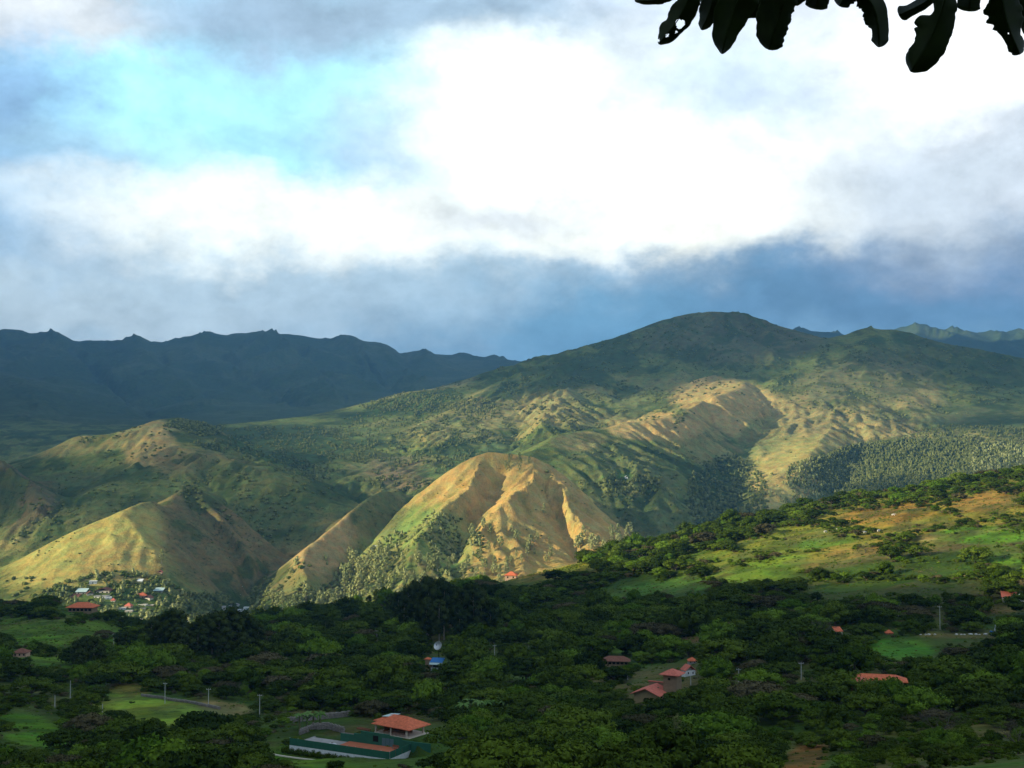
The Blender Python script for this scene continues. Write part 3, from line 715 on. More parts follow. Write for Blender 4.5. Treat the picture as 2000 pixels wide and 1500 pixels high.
def build_outer():
    a0 = math.atan(UC[-1]); a1 = 2 * math.pi - a0
    ncol = 220
    th = np.linspace(a0, a1, ncol)
    rr = YC / math.cos(a0)
    TH, RR = np.meshgrid(th, rr)
    X = RR * np.sin(TH); Y = RR * np.cos(TH)
    G = outer_height(X, Y)
    wr = 1 - sstep(0, R(24), TH - a0); wl = 1 - sstep(0, R(16), a1 - TH)
    Z = G * (1 - wr - wl) + ZZ[:, -1:] * wr + ZZ[:, :1] * wl
    n = fbm(X / 200, Y / 200, 4, 3)
    col = np.empty(X.shape + (4,)); m = sstep(0.4, 0.6, n)[..., None]
    col[..., :3] = np.array((0.06, 0.09, 0.03)) * (1 - m) + np.array((0.14, 0.14, 0.06)) * m; col[..., 3] = 1
    o = mesh_obj('surrounding_land', np.stack([X, Y, Z], -1).reshape(-1, 3), grid_faces(len(rr), ncol)[:, ::-1], LAND, attr=col.reshape(-1, 4))
    tag(o, 'hills around the viewpoint, with an unseen ridge added to shade the valley', None, None, 'structure')
    # ground under the viewpoint
    ring = [(XX[0, j], YY[0, j], ZZ[0, j]) for j in range(0, len(UC), 10)] + [(XX[0, -1], YY[0, -1], ZZ[0, -1])] + [(X[0, j], Y[0, j], Z[0, j]) for j in range(1, ncol)]
    ring = np.array(ring); nt_ = 40
    t = (np.arange(nt_ + 1) / nt_) ** 1.5
    V = np.zeros((nt_ + 1, len(ring), 3))
    V[..., 0] = ring[None, :, 0] * t[:, None]; V[..., 1] = ring[None, :, 1] * t[:, None]
    V[..., 2] = -1.65 + (ring[None, :, 2] + 1.65) * (t[:, None] ** 0.9)
    k = len(ring); i = np.arange(nt_)[:, None] * k + np.arange(k)[None, :]; i2 = np.arange(nt_)[:, None] * k + (np.arange(k)[None, :] + 1) % k
    F = np.stack([i, i2, i2 + k, i + k], -1).reshape(-1, 4)[:, ::-1]
    c = np.tile(np.array((0.07, 0.10, 0.03, 0.8)), ((nt_ + 1) * k, 1))
    o = mesh_obj('near_ground', V.reshape(-1, 3), F, LAND, attr=c)
    tag(o, 'grassy ground at the viewpoint', None, None, 'structure')
build_outer()
# ------------------------------------------------------------------ unseen cloud bank added beside the view to shade the slopes, and the hazy air
LIT = [  # places kept sunlit by gaps cut in the added cloud: (px, py, rx, ry, dmin, dmax)
    (280, 868, 90, 60, 3350, 4050), (150, 862, 130, 30, 3400, 4100), (430, 915, 120, 40, 3000, 3700), (190, 960, 120, 30, 2900, 3500),
    (600, 880, 110, 16, 4000, 5200), (760, 930, 90, 40, 3400, 4600), (890, 910, 90, 26, 3500, 4700),
    (1040, 815, 230, 48, 4300, 6200), (880, 828, 90, 26, 4300, 6000), (1260, 780, 110, 26, 4600, 6200),
    (1430, 800, 190, 95, 3900, 5750), (1250, 838, 140, 40, 3500, 4800), (1400, 860, 170, 70, 3400, 4800), (1590, 810, 130, 85, 3700, 5700),
    (1540, 925, 200, 100, 2900, 4800), (1840, 895, 280, 70, 2900, 4700), (1220, 935, 130, 40, 2800, 3600), (1130, 860, 60, 30, 3300, 4200),
    (1640, 820, 250, 110, 3400, 6000), (1900, 800, 120, 26, 3900, 5600), (740, 800, 120, 16, 5200, 6100),
]
def lit_field(x, y, z):
    px, py = to_pix(x, y, z)
    xw, yw = x, y; y = nominal_d(y)
    w = 1 - sstep(2750, 3000, y)
    w = np.where(px < 470, 1 - sstep(2700, 2850, y), w)
    n = fbm(xw / 180, yw / 180, 4, 101) - 0.5
    for cx, cy, rx, ry, d0, d1 in LIT:
        e = np.hypot((px - cx) / rx, (py - cy) / ry) + n * 0.9
        w = np.maximum(w, (1 - sstep(0.55, 1.25, e)) * sstep(d0 - 150, d0 + 150, y) * (1 - sstep(d1 - 150, d1 + 150, y)))
    w = np.maximum(w, 0.95 * (1 - sstep(0.9, 1.25, np.hypot((px - 900) / 420, (py - 880) / 85) + n * 1.1)) * (y > 3200) * (y < 5600))
    # further gaps in the added cloud
    w = np.maximum(w, 0.9 * sstep(0.50, 0.60, fbm(xw / 300, yw / 300, 5, 103)) * (y > 2900) * (y < 6200))
    return w
def build_shade_cloud():
    ZC = 3000.0
    cell = 85.0
    gx = np.arange(-17500, -1800, cell); gy = np.arange(-1200, 13500, cell)
    X, Y = np.meshgrid(gx, gy)
    hx, hy, hz = SUN_TO.x / SUN_TO.z, SUN_TO.y / SUN_TO.z, 1.0
    z = np.zeros_like(X)
    for k in range(12):
        tx = X - hx * (ZC - z); ty = Y - hy * (ZC - z)
        inside = (ty > 1400) & (np.abs(tx / np.maximum(ty, 1)) < 0.55) & (ty < 14000)
        z = 0.5 * z + 0.5 * np.where(inside, ground_z(np.where(inside, tx, 0.0), np.where(inside, ty, 2000.0)), 0.0)
    tx = X - hx * (ZC - z); ty = Y - hy * (ZC - z)
    lit = lit_field(tx, np.maximum(ty, 100.0), z)
    T = 0.5 - lit
    edge = np.minimum(np.minimum(X - gx[0], gx[-1] - X), np.minimum(Y - gy[0], gy[-1] - Y)) / 1000
    T = np.minimum(T, edge + (fbm(X / 900, Y / 900, 4, 111) - .5) * 1.5)
    T = np.where(np.degrees(np.arctan2(-X, np.maximum(Y, 1))) < 24.5, np.minimum(T, -0.1), T)
    T = np.where(ty < 2000, np.minimum(T, -0.1), T)
    T = np.clip(T, -0.05, 0.5)
    puff = fbm(X / 330, Y / 330, 5, 113); puff2 = fbm(X / 300 + 50, Y / 300, 5, 119)
    up = np.maximum(T, 0) ** 0.5 * (75 * puff + 12); dn = np.maximum(T, 0) ** 0.5 * (60 * puff2 + 10)
    V1 = np.stack([X, Y, ZC + up], -1).reshape(-1, 3); V2 = np.stack([X, Y, ZC - dn], -1).reshape(-1, 3)
    F = grid_faces(*X.shape)
    t = T.ravel()
    keep = (t[F] > 0).any(1)
    F = F[keep]
    used = np.unique(F); remap = -np.ones(len(t), int); remap[used] = np.arange(len(used))
    # rim vertices (T <= 0) are shared by the upper and the lower side
    rim = t[used] <= 0
    lower = np.where(rim, np.arange(len(used)), len(used) + np.cumsum(~rim) - 1)
    V = np.concatenate([V1[used], V2[used][~rim]])
    Fu = remap[F]; Fl = lower[remap[F]][:, ::-1]
    m, b, bs, out = new_mat('cloud')
    d = b.new('ShaderNodeBsdfDiffuse'); d.inputs[0].default_value = (0.9, 0.9, 0.92, 1)
    tr = b.new('ShaderNodeBsdfTranslucent'); tr.inputs[0].default_value = (0.75, 0.78, 0.85, 1)
    mx = b.new('ShaderNodeMixShader'); mx.inputs[0].default_value = 0.35
    m.node_tree.links.new(d.outputs[0], mx.inputs[1]); m.node_tree.links.new(tr.outputs[0], mx.inputs[2])
    m.node_tree.links.new(mx.outputs[0], out.inputs[0])
    o = mesh_obj('cloud', V, np.concatenate([Fu, Fl]), m)  # out of view, shaped only for the shadows it throws on the slopes
    tag(o, 'unseen cloud bank added over the hills to shade the slopes', None, None, 'structure')
build_shade_cloud()

def build_haze():
    bm = bmesh.new()
    zlo, zhi = float(ZZ.min()) - 60, float(ZZ.max()) + 60
    zhi = max(zhi, 900)
    bmesh.ops.create_cube(bm, size=1.0)
    me = bpy.data.meshes.new('haze')
    for v in bm.verts:
        v.co.x *= 36000; v.co.y *= 36000; v.co.z = (v.co.z + 0.5) * (zhi - zlo) + zlo
    bm.to_mesh(me); bm.free()
    o = bpy.data.objects.new('haze', me); C.objects.link(o)
    m = bpy.data.materials.new('haze_air'); m.use_nodes = True; m.node_tree.nodes.clear()
    b = NB(m.node_tree)
    out = b.new('ShaderNodeOutputMaterial'); v = b.new('ShaderNodeVolumePrincipled')
    v.inputs['Color'].default_value = HAZE_COLOR; v.inputs['Density'].default_value = HAZE
    v.inputs['Anisotropy'].default_value = 0.0
    m.node_tree.links.new(v.outputs[0], out.inputs['Volume'])
    m.cycles.homogeneous_volume = True
    me.materials.append(m)
    tag(o, 'pale blue evening haze in the valley air', None, None, 'stuff')
HAZE = 3.7e-5
HAZE_COLOR = (0.16, 0.44, 0.92, 1)
build_haze()
# ------------------------------------------------------------------ trees
def leaf_mat(name, dark, light, var=0.25):
    """foliage colour: differs from plant to plant and from spray to spray"""
    m, b, bs, out = new_mat(name)
    oi = b.new('ShaderNodeObjectInfo'); geo = b.new('ShaderNodeNewGeometry')
    n = b.noise(geo.outputs['Position'], 0.55, 3, 0.6)
    n2 = b.noise(geo.outputs['Position'], 2.6, 2, 0.6)
    f = b.math('ADD', b.math('MULTIPLY', oi.outputs['Random'], 0.6), b.math('MULTIPLY', n, 0.55))
    c = b.mix(b.ramp(f, 0.2, 0.85), (*dark, 1), (*light, 1))
    c = b.vscale(c, b.ramp(n2, 0.3, 0.7, 1 - var, 1 + var, False))
    b.put(bs.inputs['Base Color'], c)
    bs.inputs['Roughness'].default_value = 0.9; bs.inputs['Specular IOR Level'].default_value = 0.03
    return m
def plain_mat(name, col, rough=0.85, spec=0.15, scale=3.0, var=0.15, metal=0.0):
    m, b, bs, out = new_mat(name)
    tc = b.new('ShaderNodeTexCoord')
    n = b.noise(tc.outputs['Object'], scale, 4, 0.6)
    b.put(bs.inputs['Base Color'], b.vscale((*col,), b.ramp(n, 0.3, 0.7, 1 - var, 1 + var, False)))
    bs.inputs['Roughness'].default_value = rough; bs.inputs['Specular IOR Level'].default_value = spec
    bs.inputs['Metallic'].default_value = metal
    return m
M_LEAF = dict(
    dark=leaf_mat('leaves_dark', (0.018, 0.036, 0.005), (0.054, 0.086, 0.010)),
    mid=leaf_mat('leaves_green', (0.033, 0.064, 0.006), (0.090, 0.134, 0.014)),
    bright=leaf_mat('leaves_bright', (0.054, 0.113, 0.009), (0.117, 0.194, 0.018)),
    brown=leaf_mat('leaves_brown', (0.051, 0.049, 0.022), (0.104, 0.091, 0.044)),
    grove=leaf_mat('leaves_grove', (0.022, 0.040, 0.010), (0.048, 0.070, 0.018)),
    euc=leaf_mat('leaves_eucalyptus', (0.20, 0.24, 0.095), (0.34, 0.35, 0.15)),  # paler than the grove leaves: sunlight is put into the colour
    wood=leaf_mat('leaves_wood', (0.075, 0.10, 0.028), (0.18, 0.20, 0.07)),
    straw=leaf_mat('leaves_straw', (0.10, 0.10, 0.03), (0.20, 0.17, 0.07)),
    sunny=leaf_mat('leaves_sunny', (0.07, 0.11, 0.025), (0.17, 0.19, 0.06)),  # lighter green that carries the sun on small hill and village trees
    bank=leaf_mat('leaves_banana', (0.07, 0.14, 0.03), (0.12, 0.20, 0.06)),
)
M_BARK = plain_mat('bark', (0.10, 0.085, 0.065)); M_PALEBARK = plain_mat('pale_bark', (0.30, 0.27, 0.21))

def cards(centres, normals, size, rg, aspect=0.6):
    """small leaf-spray quads"""
    n = len(centres)
    nr = normals + rg.normal(0, 0.55, (n, 3)); nr /= np.linalg.norm(nr, axis=1, keepdims=True) + 1e-9
    a = rg.normal(0, 1, (n, 3)); t = np.cross(nr, a); t /= np.linalg.norm(t, axis=1, keepdims=True) + 1e-9
    s = np.cross(nr, t)
    sz = (size * rg.uniform(0.6, 1.35, n))[:, None]
    V = np.stack([centres - t * sz, centres - s * sz * aspect + nr * sz * 0.2, centres + t * sz, centres + s * sz * aspect + nr * sz * 0.2], 1)
    return V.reshape(-1, 3), np.arange(n * 4).reshape(n, 4)
def ico_np(sub=1):
    bm = bmesh.new(); bmesh.ops.create_icosphere(bm, subdivisions=sub, radius=1.0)
    V = np.array([v.co[:] for v in bm.verts]); F = np.array([[v.index for v in f.verts] for f in bm.faces]); bm.free()
    return V, F
ICO1 = ico_np(1); ICO2 = ico_np(2)
def crown_mesh(name, lobes, ncards, size, seed, mat, core=0.72, top=0.0):
    """lobes: (x, y, z, rx, ry, rz); a dark core in each and leaf sprays on and in its shell"""
    rg = np.random.default_rng(seed)
    Vs, Fs, off = [], [], 0
    tot = sum(l[3] * l[4] for l in lobes)
    for l in lobes:
        V, F = ICO1
        jit = 1 + rg.uniform(-0.22, 0.22, len(V))[:, None]
        P = V * jit * np.array(l[3:6]) * core + np.array(l[:3])
        F4 = np.concatenate([F, F[:, 2:]], 1)
        Vs.append(P); Fs.append(F4 + off); off += len(P)
        n = max(8, int(ncards * l[3] * l[4] / tot))
        d = rg.normal(0, 1, (n, 3)); d /= np.linalg.norm(d, axis=1, keepdims=True)
        d[:, 2] = np.where((d[:, 2] < -0.2) & (rg.random(n) < 0.75), -d[:, 2], d[:, 2])
        rad = rg.uniform(0.72, 1.12, n)[:, None]
        Pc = d * rad * np.array(l[3:6]) + np.array(l[:3])
        nn = d / np.array(l[3:6]); nn /= np.linalg.norm(nn, axis=1, keepdims=True)
        CV, CF = cards(Pc, nn, size, rg)
        Vs.append(CV); Fs.append(CF + off); off += len(CV)
    V = np.concatenate(Vs); F = np.concatenate(Fs)
    me = bpy.data.meshes.new(name)
    tri = F[:, 2] == F[:, 3]
    loops = np.concatenate([F[tri][:, :3].ravel(), F[~tri].ravel()]).astype(np.int32)
    counts = np.concatenate([np.full(tri.sum(), 3), np.full((~tri).sum(), 4)])
    starts = np.concatenate([[0], np.cumsum(counts)[:-1]]).astype(np.int32)
    me.vertices.add(len(V)); me.vertices.foreach_set('co', V.astype(np.float32).ravel())
    me.loops.add(len(loops)); me.loops.foreach_set('vertex_index', loops)
    me.polygons.add(len(counts)); me.polygons.foreach_set('loop_start', starts)
    me.update(calc_edges=True)
    me.materials.append(mat)
    return me
def tubes_mesh(name, paths, mat, sides=6):
    """tapered limbs: list of [(x, y, z, r), ...]"""
    V, F = [], []
    for path in paths:
        base = len(V)
        for i, (x, y, z, r) in enumerate(path):
            a = Vector(path[max(i - 1, 0)][:3]); c = Vector(path[min(i + 1, len(path) - 1)][:3])
            d = (c - a).normalized(); s = d.orthogonal().normalized(); t = d.cross(s)
            for k in range(sides):
                an = 2 * math.pi * k / sides
                V.append(tuple(Vector((x, y, z)) + (s * math.cos(an) + t * math.sin(an)) * r))
        for i in range(len(path) - 1):
            for k in range(sides):
                k2 = (k + 1) % sides
                F.append((base + i * sides + k, base + i * sides + k2, base + (i + 1) * sides + k2, base + (i + 1) * sides + k))
    me = bpy.data.meshes.new(name)
    me.from_pydata(V, [], F)
    me.polygons.foreach_set('use_smooth', [True] * len(F))
    me.materials.append(mat)
    return me
def umbrella_lobes(seed, flat=0.42, n=13):
    rg = random.Random(seed); L = []
    for i in range(n):
        a = i * 2.399 + rg.uniform(-.4, .4); r = 0.86 * math.sqrt((i + 0.3) / n) * rg.uniform(0.82, 1.08)
        rr = rg.uniform(0.24, 0.38)
        L.append((r * math.cos(a) * rg.uniform(.9, 1.1), r * math.sin(a), 0.80 - 0.42 * r * r + rg.uniform(-.06, .07), rr, rr * rg.uniform(.8, 1.2), rr * flat))
    for i in range(5):
        a = rg.uniform(0, 6.28); r = rg.uniform(0.3, 0.75)
        L.append((r * math.cos(a), r * math.sin(a), 0.38 + rg.uniform(-.06, .06), .24, .24, .13))
    return L
def umbrella_trunk(lobes, seed):
    rg = random.Random(seed); P = []
    fork = (rg.uniform(-.05, .05), rg.uniform(-.05, .05), 0.26)
    P.append([(0, 0, -0.15, 0.055), (fork[0] * .5, fork[1] * .5, 0.1, 0.045), (*fork, 0.038)])
    for l in lobes[::2]:
        mx = (fork[0] + l[0]) * 0.5 + rg.uniform(-.06, .06); my = (fork[1] + l[1]) * 0.5
        P.append([(*fork, 0.028), (mx, my, 0.30 + 0.35 * (l[2] - 0.26), 0.018), (l[0], l[1], l[2] - 0.02, 0.007)])
    return P
def round_lobes(seed, n=11):
    rg = random.Random(seed); L = []
    for i in range(n):
        zf = (i + .5) / n; a = i * 2.399
        r = 0.62 * math.sin(math.pi * min(0.92, 0.18 + zf * 0.8)) * rg.uniform(.75, 1.1); rr = rg.uniform(.26, .40)
        L.append((r * math.cos(a), r * math.sin(a), 0.35 + zf * 0.75, rr, rr, rr * 0.85))
    return L
def tall_lobes(seed, n=17, w=0.2):
    """eucalyptus: loose sprays up a tall stem, unit height 1"""
    rg = random.Random(seed); L = []
    for i in range(n):
        zf = 0.30 + 0.66 * i / (n - 1); a = i * 2.399 + rg.uniform(-.5, .5)
        r = w * 0.72 * math.sin(math.pi * (0.15 + 0.8 * (zf - 0.3) / 0.7)) * rg.uniform(.5, 1.25); rr = w * rg.uniform(.25, .42)
        L.append((r * math.cos(a), r * math.sin(a), zf, rr, rr, rr * rg.uniform(.8, 1.5)))
    return L
def tall_trunk(lobes):
    P = [[(0, 0, -0.03, 0.014), (0.006, 0, .3, .010), (-0.004, 0, .65, .006), (0, 0, .93, .002)]]
    for l in lobes[:-2:2]: P.append([(0, 0, l[2] - 0.09, .004), (l[0] * .6, l[1] * .6, l[2] - .03, .003), (l[0], l[1], l[2], .0015)])
    return P
def bush_lobes(seed, n=5):
    rg = random.Random(seed)
    return [(rg.uniform(-.55, .55), rg.uniform(-.55, .55), rg.uniform(.2, .45), rg.uniform(.35, .55), rg.uniform(.35, .55), rg.uniform(.28, .42)) for i in range(n)]

KINDS = {}
def kind(key, name, lobes, trunk, ncards, size, seed, leaf, bark=None, core=0.72):
    KINDS[key] = (crown_mesh('crown', lobes, ncards, size, seed, M_LEAF[leaf], core), tubes_mesh('trunk', trunk, bark or M_BARK, 5) if trunk else None, name)
for i, lf in enumerate(('dark', 'dark', 'mid', 'mid', 'brown', 'bright')):
    L = umbrella_lobes(10 + i, 0.42 if i != 5 else 0.6, 13 + i % 3)
    kind('umb%d' % i, 'umbrella_tree', L, umbrella_trunk(L, 30 + i), 1500, 0.052, 50 + i, lf, None, 0.7)
for i, lf in enumerate(('mid', 'bright', 'dark')):
    L = round_lobes(70 + i)
    kind('rnd%d' % i, 'round_tree', L, [[(0, 0, -.15, .07), (0, 0, .3, .05), (0.03, 0, .8, .02)]], 1300, 0.06, 80 + i, lf)
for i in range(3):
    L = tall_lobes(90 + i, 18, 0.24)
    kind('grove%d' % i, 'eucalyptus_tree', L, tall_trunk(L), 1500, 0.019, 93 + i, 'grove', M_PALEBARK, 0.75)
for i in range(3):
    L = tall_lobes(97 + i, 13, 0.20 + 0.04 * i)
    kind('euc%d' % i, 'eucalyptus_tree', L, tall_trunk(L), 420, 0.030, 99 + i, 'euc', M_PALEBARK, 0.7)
for i, lf in enumerate(('mid', 'dark', 'brown', 'bright')):
    kind('bush%d' % i, 'bush', bush_lobes(120 + i), None, 260, 0.11, 130 + i, lf)
for i, lf in enumerate(('mid', 'straw', 'bright')):
    kind('tus%d' % i, 'tussock', bush_lobes(160 + i, 3), None, 36, 0.3, 170 + i, lf)
def bare_tree(seed, n=60):
    rg = random.Random(seed); P = [[(0, 0, -.1, .05), (0.02, 0, .2, .04), (0, .02, .4, .03)]]
    def grow(p, d, r, l, k):
        q = [p[i] + d[i] * l for i in range(3)]
        P.append([(*p, r), (*[(p[i] + q[i]) / 2 + rg.uniform(-.03, .03) for i in range(3)], r * .8), (*q, r * .55)])
        if k:
            for j in range(3):
                e = Vector(d) + Vector((rg.uniform(-.8, .8), rg.uniform(-.8, .8), rg.uniform(-.25, .45))); e.normalize()
                grow(q, e, r * .55, l * .72, k - 1)
    for j in range(6):
        a = j * 1.05; grow([0, 0, .3], Vector((math.cos(a) * .8, math.sin(a) * .8, .55)).normalized(), .016, .34, 4)
    return P
L = tall_lobes(140, 16, 0.13)
kind('slim', 'spiky_tree', L, tall_trunk(L), 600, 0.02, 141, 'wood', None, .7)
KINDS['bare'] = (None, tubes_mesh('trunk', bare_tree(5), plain_mat('grey_bark', (0.095, 0.082, 0.065)), 4), 'bare_tree')

# places kept clear of trees: (px, py, rx, ry) as the photograph shows them
CLEAR = [(290, 1386, 125, 27), (440, 1380, 75, 16), (120, 1238, 150, 22), (60, 1215, 90, 14), (100, 1290, 60, 9), (30, 1335, 45, 12), (70, 1440, 90, 22), (50, 1400, 60, 14),
         (250, 1348, 40, 10), (300, 1362, 60, 6), (1290, 1143, 115, 17), (1210, 1150, 60, 10), (1480, 1118, 90, 14), (1560, 1090, 70, 12), (1045, 1125, 45, 7), (1100, 1106, 70, 7), (1010, 1135, 40, 6),
         (1775, 1262, 85, 20), (1860, 1243, 90, 8), (1690, 1082, 70, 10), (1830, 1050, 40, 7), (1920, 1048, 110, 16), (1960, 1085, 60, 16), (1740, 1012, 120, 20), (1930, 985, 70, 20), (1700, 1150, 110, 14), (1600, 1150, 60, 8), (1400, 1085, 70, 8), (1560, 1040, 60, 8), (1850, 1150, 90, 10), (1500, 1062, 50, 8), (1880, 1075, 110, 14), (1650, 1100, 90, 10),
         (1620, 1062, 80, 9), (1820, 1110, 80, 10), (1350, 1250, 30, 5), (1180, 1270, 40, 7), (1010, 1322, 30, 6), (1155, 1333, 14, 5), (1960, 1192, 45, 8), (1960, 1162, 40, 6),
         (700, 1440, 150, 46), (740, 1482, 60, 22), (800, 1462, 66, 24), (860, 1440, 26, 20), (640, 1475, 80, 16), (600, 1398, 60, 10), (540, 1470, 40, 12), (790, 1410, 70, 16),
         (1280, 1335, 60, 34), (1705, 1330, 62, 12), (855, 1292, 26, 14), (857, 1255, 12, 14), (1200, 1290, 34, 9), (1347, 1302, 22, 18), (1632, 1232, 12, 6), (1738, 1233, 12, 5), (1640, 1240, 20, 4),
         (40, 1277, 16, 7), (155, 1185, 44, 12), (995, 1100, 22, 10), (200, 1383, 5, 10), (107, 1369, 5, 14), (720, 1168, 8, 8), (1570, 1490, 50, 20),
         (222, 1252, 4, 12), (137, 1350, 4, 18), (322, 1355, 5, 20), (407, 1362, 5, 18), (507, 1378, 5, 20), (736, 1240, 4, 9), (966, 1270, 4, 9), (1033, 1256, 4, 8), (1443, 1318, 4, 13), (1348, 1328, 4, 8), (1565, 1311, 5, 16),
         (1836, 1206, 5, 22), (1755, 1195, 4, 8), (776, 1145, 4, 11), (1942, 1230, 10, 12), (1000, 1255, 3, 5)]
CLEAR = np.array(CLEAR, float)
def blocked(px, py, rpx, hpx):
    """would a tree with its foot here stand in, or in front of, a clear place"""
    bad = np.zeros(px.shape, bool)
    wx = (fbm(px / 38, py / 16, 3, 501) - .5); wy = (fbm(px / 38 + 9, py / 16, 3, 502) - .5)
    rgb = np.random.default_rng(3)
    for cx, cy, rx, ry in CLEAR:
        big = min(1.0, rx / 60)
        for k in (0.0, 0.5, 1.0):
            bad |= ((px - cx + wx * rx * 1.5 * big) / (rx * (1 - .1 * big) + rpx * 0.7)) ** 2 + ((py - hpx * k - cy + wy * ry * 1.6 * big) / (ry * (1 - .1 * big) + 2)) ** 2 < 1
    return bad

def scatter(cell, y0, y1, umax=0.47, jitter=0.42, seed=1):
    rg = np.random.default_rng(seed)
    ys = np.arange(y0, y1, cell * 0.87)
    pts = []
    for i, y in enumerate(ys):
        n = int(2 * umax * y / cell) + 1
        x = -umax * y + (np.arange(n) + 0.5 * (i % 2)) * cell
        pts.append(np.stack([x, np.full(n, y)], 1))
    P = np.concatenate(pts)
    return P + rg.uniform(-jitter, jitter, P.shape) * cell

near_points = []       # x, y, z, radius, kind key
def place_woodland():
    rg = np.random.default_rng(5)
    P = scatter(7.6, 165, 1270, 0.525, 0.45, 2)
    x, y = P[:, 0], P[:, 1]; z = ground_z(x, y); px, py = to_pix(x, y, z)
    n = fbm(x / 60, y / 60, 4, 201); n2 = fbm(x / 25, y / 25, 3, 202)
    r = (3.4 + 7.4 * np.clip((fbm(x / 18 + 9, y / 18, 3, 205) - 0.25) * 1.8, 0, 1) ** 1.4) * np.clip(0.45 + y / 700, 0.55, 1.25)
    hill = sstep(1350, 1650, px) * sstep(1180, 1060, py)
    r = r * (1 - 0.25 * hill)
    knoll = sstep(1440, 1560, px) * sstep(1400, 1440, py)
    r = np.where(knoll > .5, r * 0.45, r)
    rpx = r / y * FOC; hpx = rpx * 0.95
    keep = rg.random(len(x)) < np.where(n + 0.25 * (n2 - .5) > 0.36, 0.95, 0.6) * (1 - 0.62 * hill) * (1 - 0.35 * knoll)
    crest = sstep(950, 1050, y)
    keep &= ~blocked(px, py, rpx, hpx)
    keep &= py < 1720
    # the large trees that stand out in the photograph: (px, foot py, crown half width in px, kind)
    FT = [(240, 1452, 62, 'umb2'), (395, 1452, 70, 'umb0'), (455, 1462, 48, 'umb2'), (130, 1466, 56, 'umb0'), (330, 1330, 42, 'umb4'), (300, 1350, 34, 'umb0'), (560, 1330, 50, 'umb1'), (890, 1470, 62, 'umb2'), (1085, 1134, 27, 'umb0'),
          (1130, 1460, 80, 'umb3'), (1020, 1455, 60, 'umb1'), (1215, 1448, 52, 'umb1'), (1480, 1385, 64, 'umb4'), (1565, 1375, 44, 'umb2'), (1860, 1350, 76, 'umb2'), (1960, 1320, 66, 'umb1'), (1930, 1390, 72, 'umb0'), (1800, 1405, 60, 'umb5'), (1400, 1330, 40, 'rnd1'),
          (1150, 1320, 38, 'rnd2'), (1085, 1330, 44, 'rnd2'), (1010, 1300, 34, 'rnd0'), (940, 1345, 40, 'umb3'), (700, 1320, 44, 'umb1'), (620, 1370, 42, 'umb3'), (520, 1390, 30, 'umb1'), (1960, 1168, 46, 'umb0'), (1640, 1200, 34, 'umb1'), (1550, 1165, 30, 'umb1'), (1420, 1215, 40, 'umb1'),
          (1330, 1225, 42, 'umb1'), (1230, 1220, 40, 'umb0'), (1100, 1225, 38, 'umb2'), (1690, 1250, 40, 'umb1'), (1590, 1250, 34, 'umb4'), (1810, 1250, 0.1, 'umb0'), (960, 1345, 36, 'umb2'), (1120, 1390, 56, 'umb2'), (1350, 1420, 56, 'umb1'), (1690, 1400, 52, 'umb3'), (650, 1300, 34, 'rnd1'), (700, 1278, 30, 'rnd1'), (770, 1285, 26, 'rnd1'),
          (60, 1360, 48, 'umb2'), (20, 1330, 46, 'umb1'), (200, 1345, 40, 'umb1'), (430, 1345, 44, 'umb0'), (1500, 1480, 50, 'umb3'), (1230, 1490, 46, 'umb5'), (1440, 1450, 50, 'rnd2'), (780, 1370, 40, 'umb1'), (830, 1350, 36, 'umb3'), (1905, 1100, 36, 'umb3'), (1740, 1092, 30, 'umb1'), (1795, 1086, 24, 'umb2'), (1830, 960, 22, 'umb5')]
    forced = {}
    gridd = {}; out = []
    for (fx, fy, hw, key) in FT:
        if hw < 1: continue
        X0, Y0, Z0 = ground_at(fx, fy, 180, 1280); rr = hw * Y0 / FOC
        k_ = len(x)
        x = np.append(x, X0); y = np.append(y, Y0); z = np.append(z, Z0); r = np.append(r, rr); px = np.append(px, fx); py = np.append(py, fy); n = np.append(n, .5); hill = np.append(hill, 0.0); keep = np.append(keep, False)
        gridd.setdefault((int(X0 // 12), int(Y0 // 12)), []).append(k_); out.append(k_); forced[k_] = key
    # thin out overlaps: larger ones win
    idx = np.nonzero(keep)[0]; idx = idx[np.argsort(-r[idx])]
    for i in idx:
        cx, cy = int(x[i] // 12), int(y[i] // 12); ok = True
        for a in (-2, -1, 0, 1, 2):
            for b_ in (-2, -1, 0, 1, 2):
                for j in gridd.get((cx + a, cy + b_), ()):
                    if (x[i] - x[j]) ** 2 + (y[i] - y[j]) ** 2 < ((r[i] + r[j]) * 0.60) ** 2: ok = False; break
                if not ok: break
            if not ok: break
        if ok: gridd.setdefault((cx, cy), []).append(i); out.append(i)
    # smaller trees in the remaining gaps
    Q = scatter(5.2, 165, 1200, 0.525, 0.48, 8)
    qx, qy = Q[:, 0], Q[:, 1]; qz = ground_z(qx, qy); qpx, qpy = to_pix(qx, qy, qz)
    qr = rg.uniform(1.7, 3.4, len(qx)) * np.clip(0.5 + qy / 900, .6, 1.2)
    qh = sstep(1250, 1550, qpx) * sstep(1190, 1090, qpy); qk = sstep(1440, 1560, qpx) * sstep(1400, 1440, qpy)
    kk = (rg.random(len(qx)) < 0.8 * (1 - .8 * qh) * (1 - .6 * qk)) & ~blocked(qpx, qpy, qr / qy * FOC, qr / qy * FOC * .95) & (qpy < 1720)
    base = len(x)
    x = np.concatenate([x, qx]); y = np.concatenate([y, qy]); z = np.concatenate([z, qz]); r = np.concatenate([r, qr])
    px = np.concatenate([px, qpx]); py = np.concatenate([py, qpy]); n = np.concatenate([n, np.full(len(qx), .5)]); hill = np.concatenate([hill, qh])
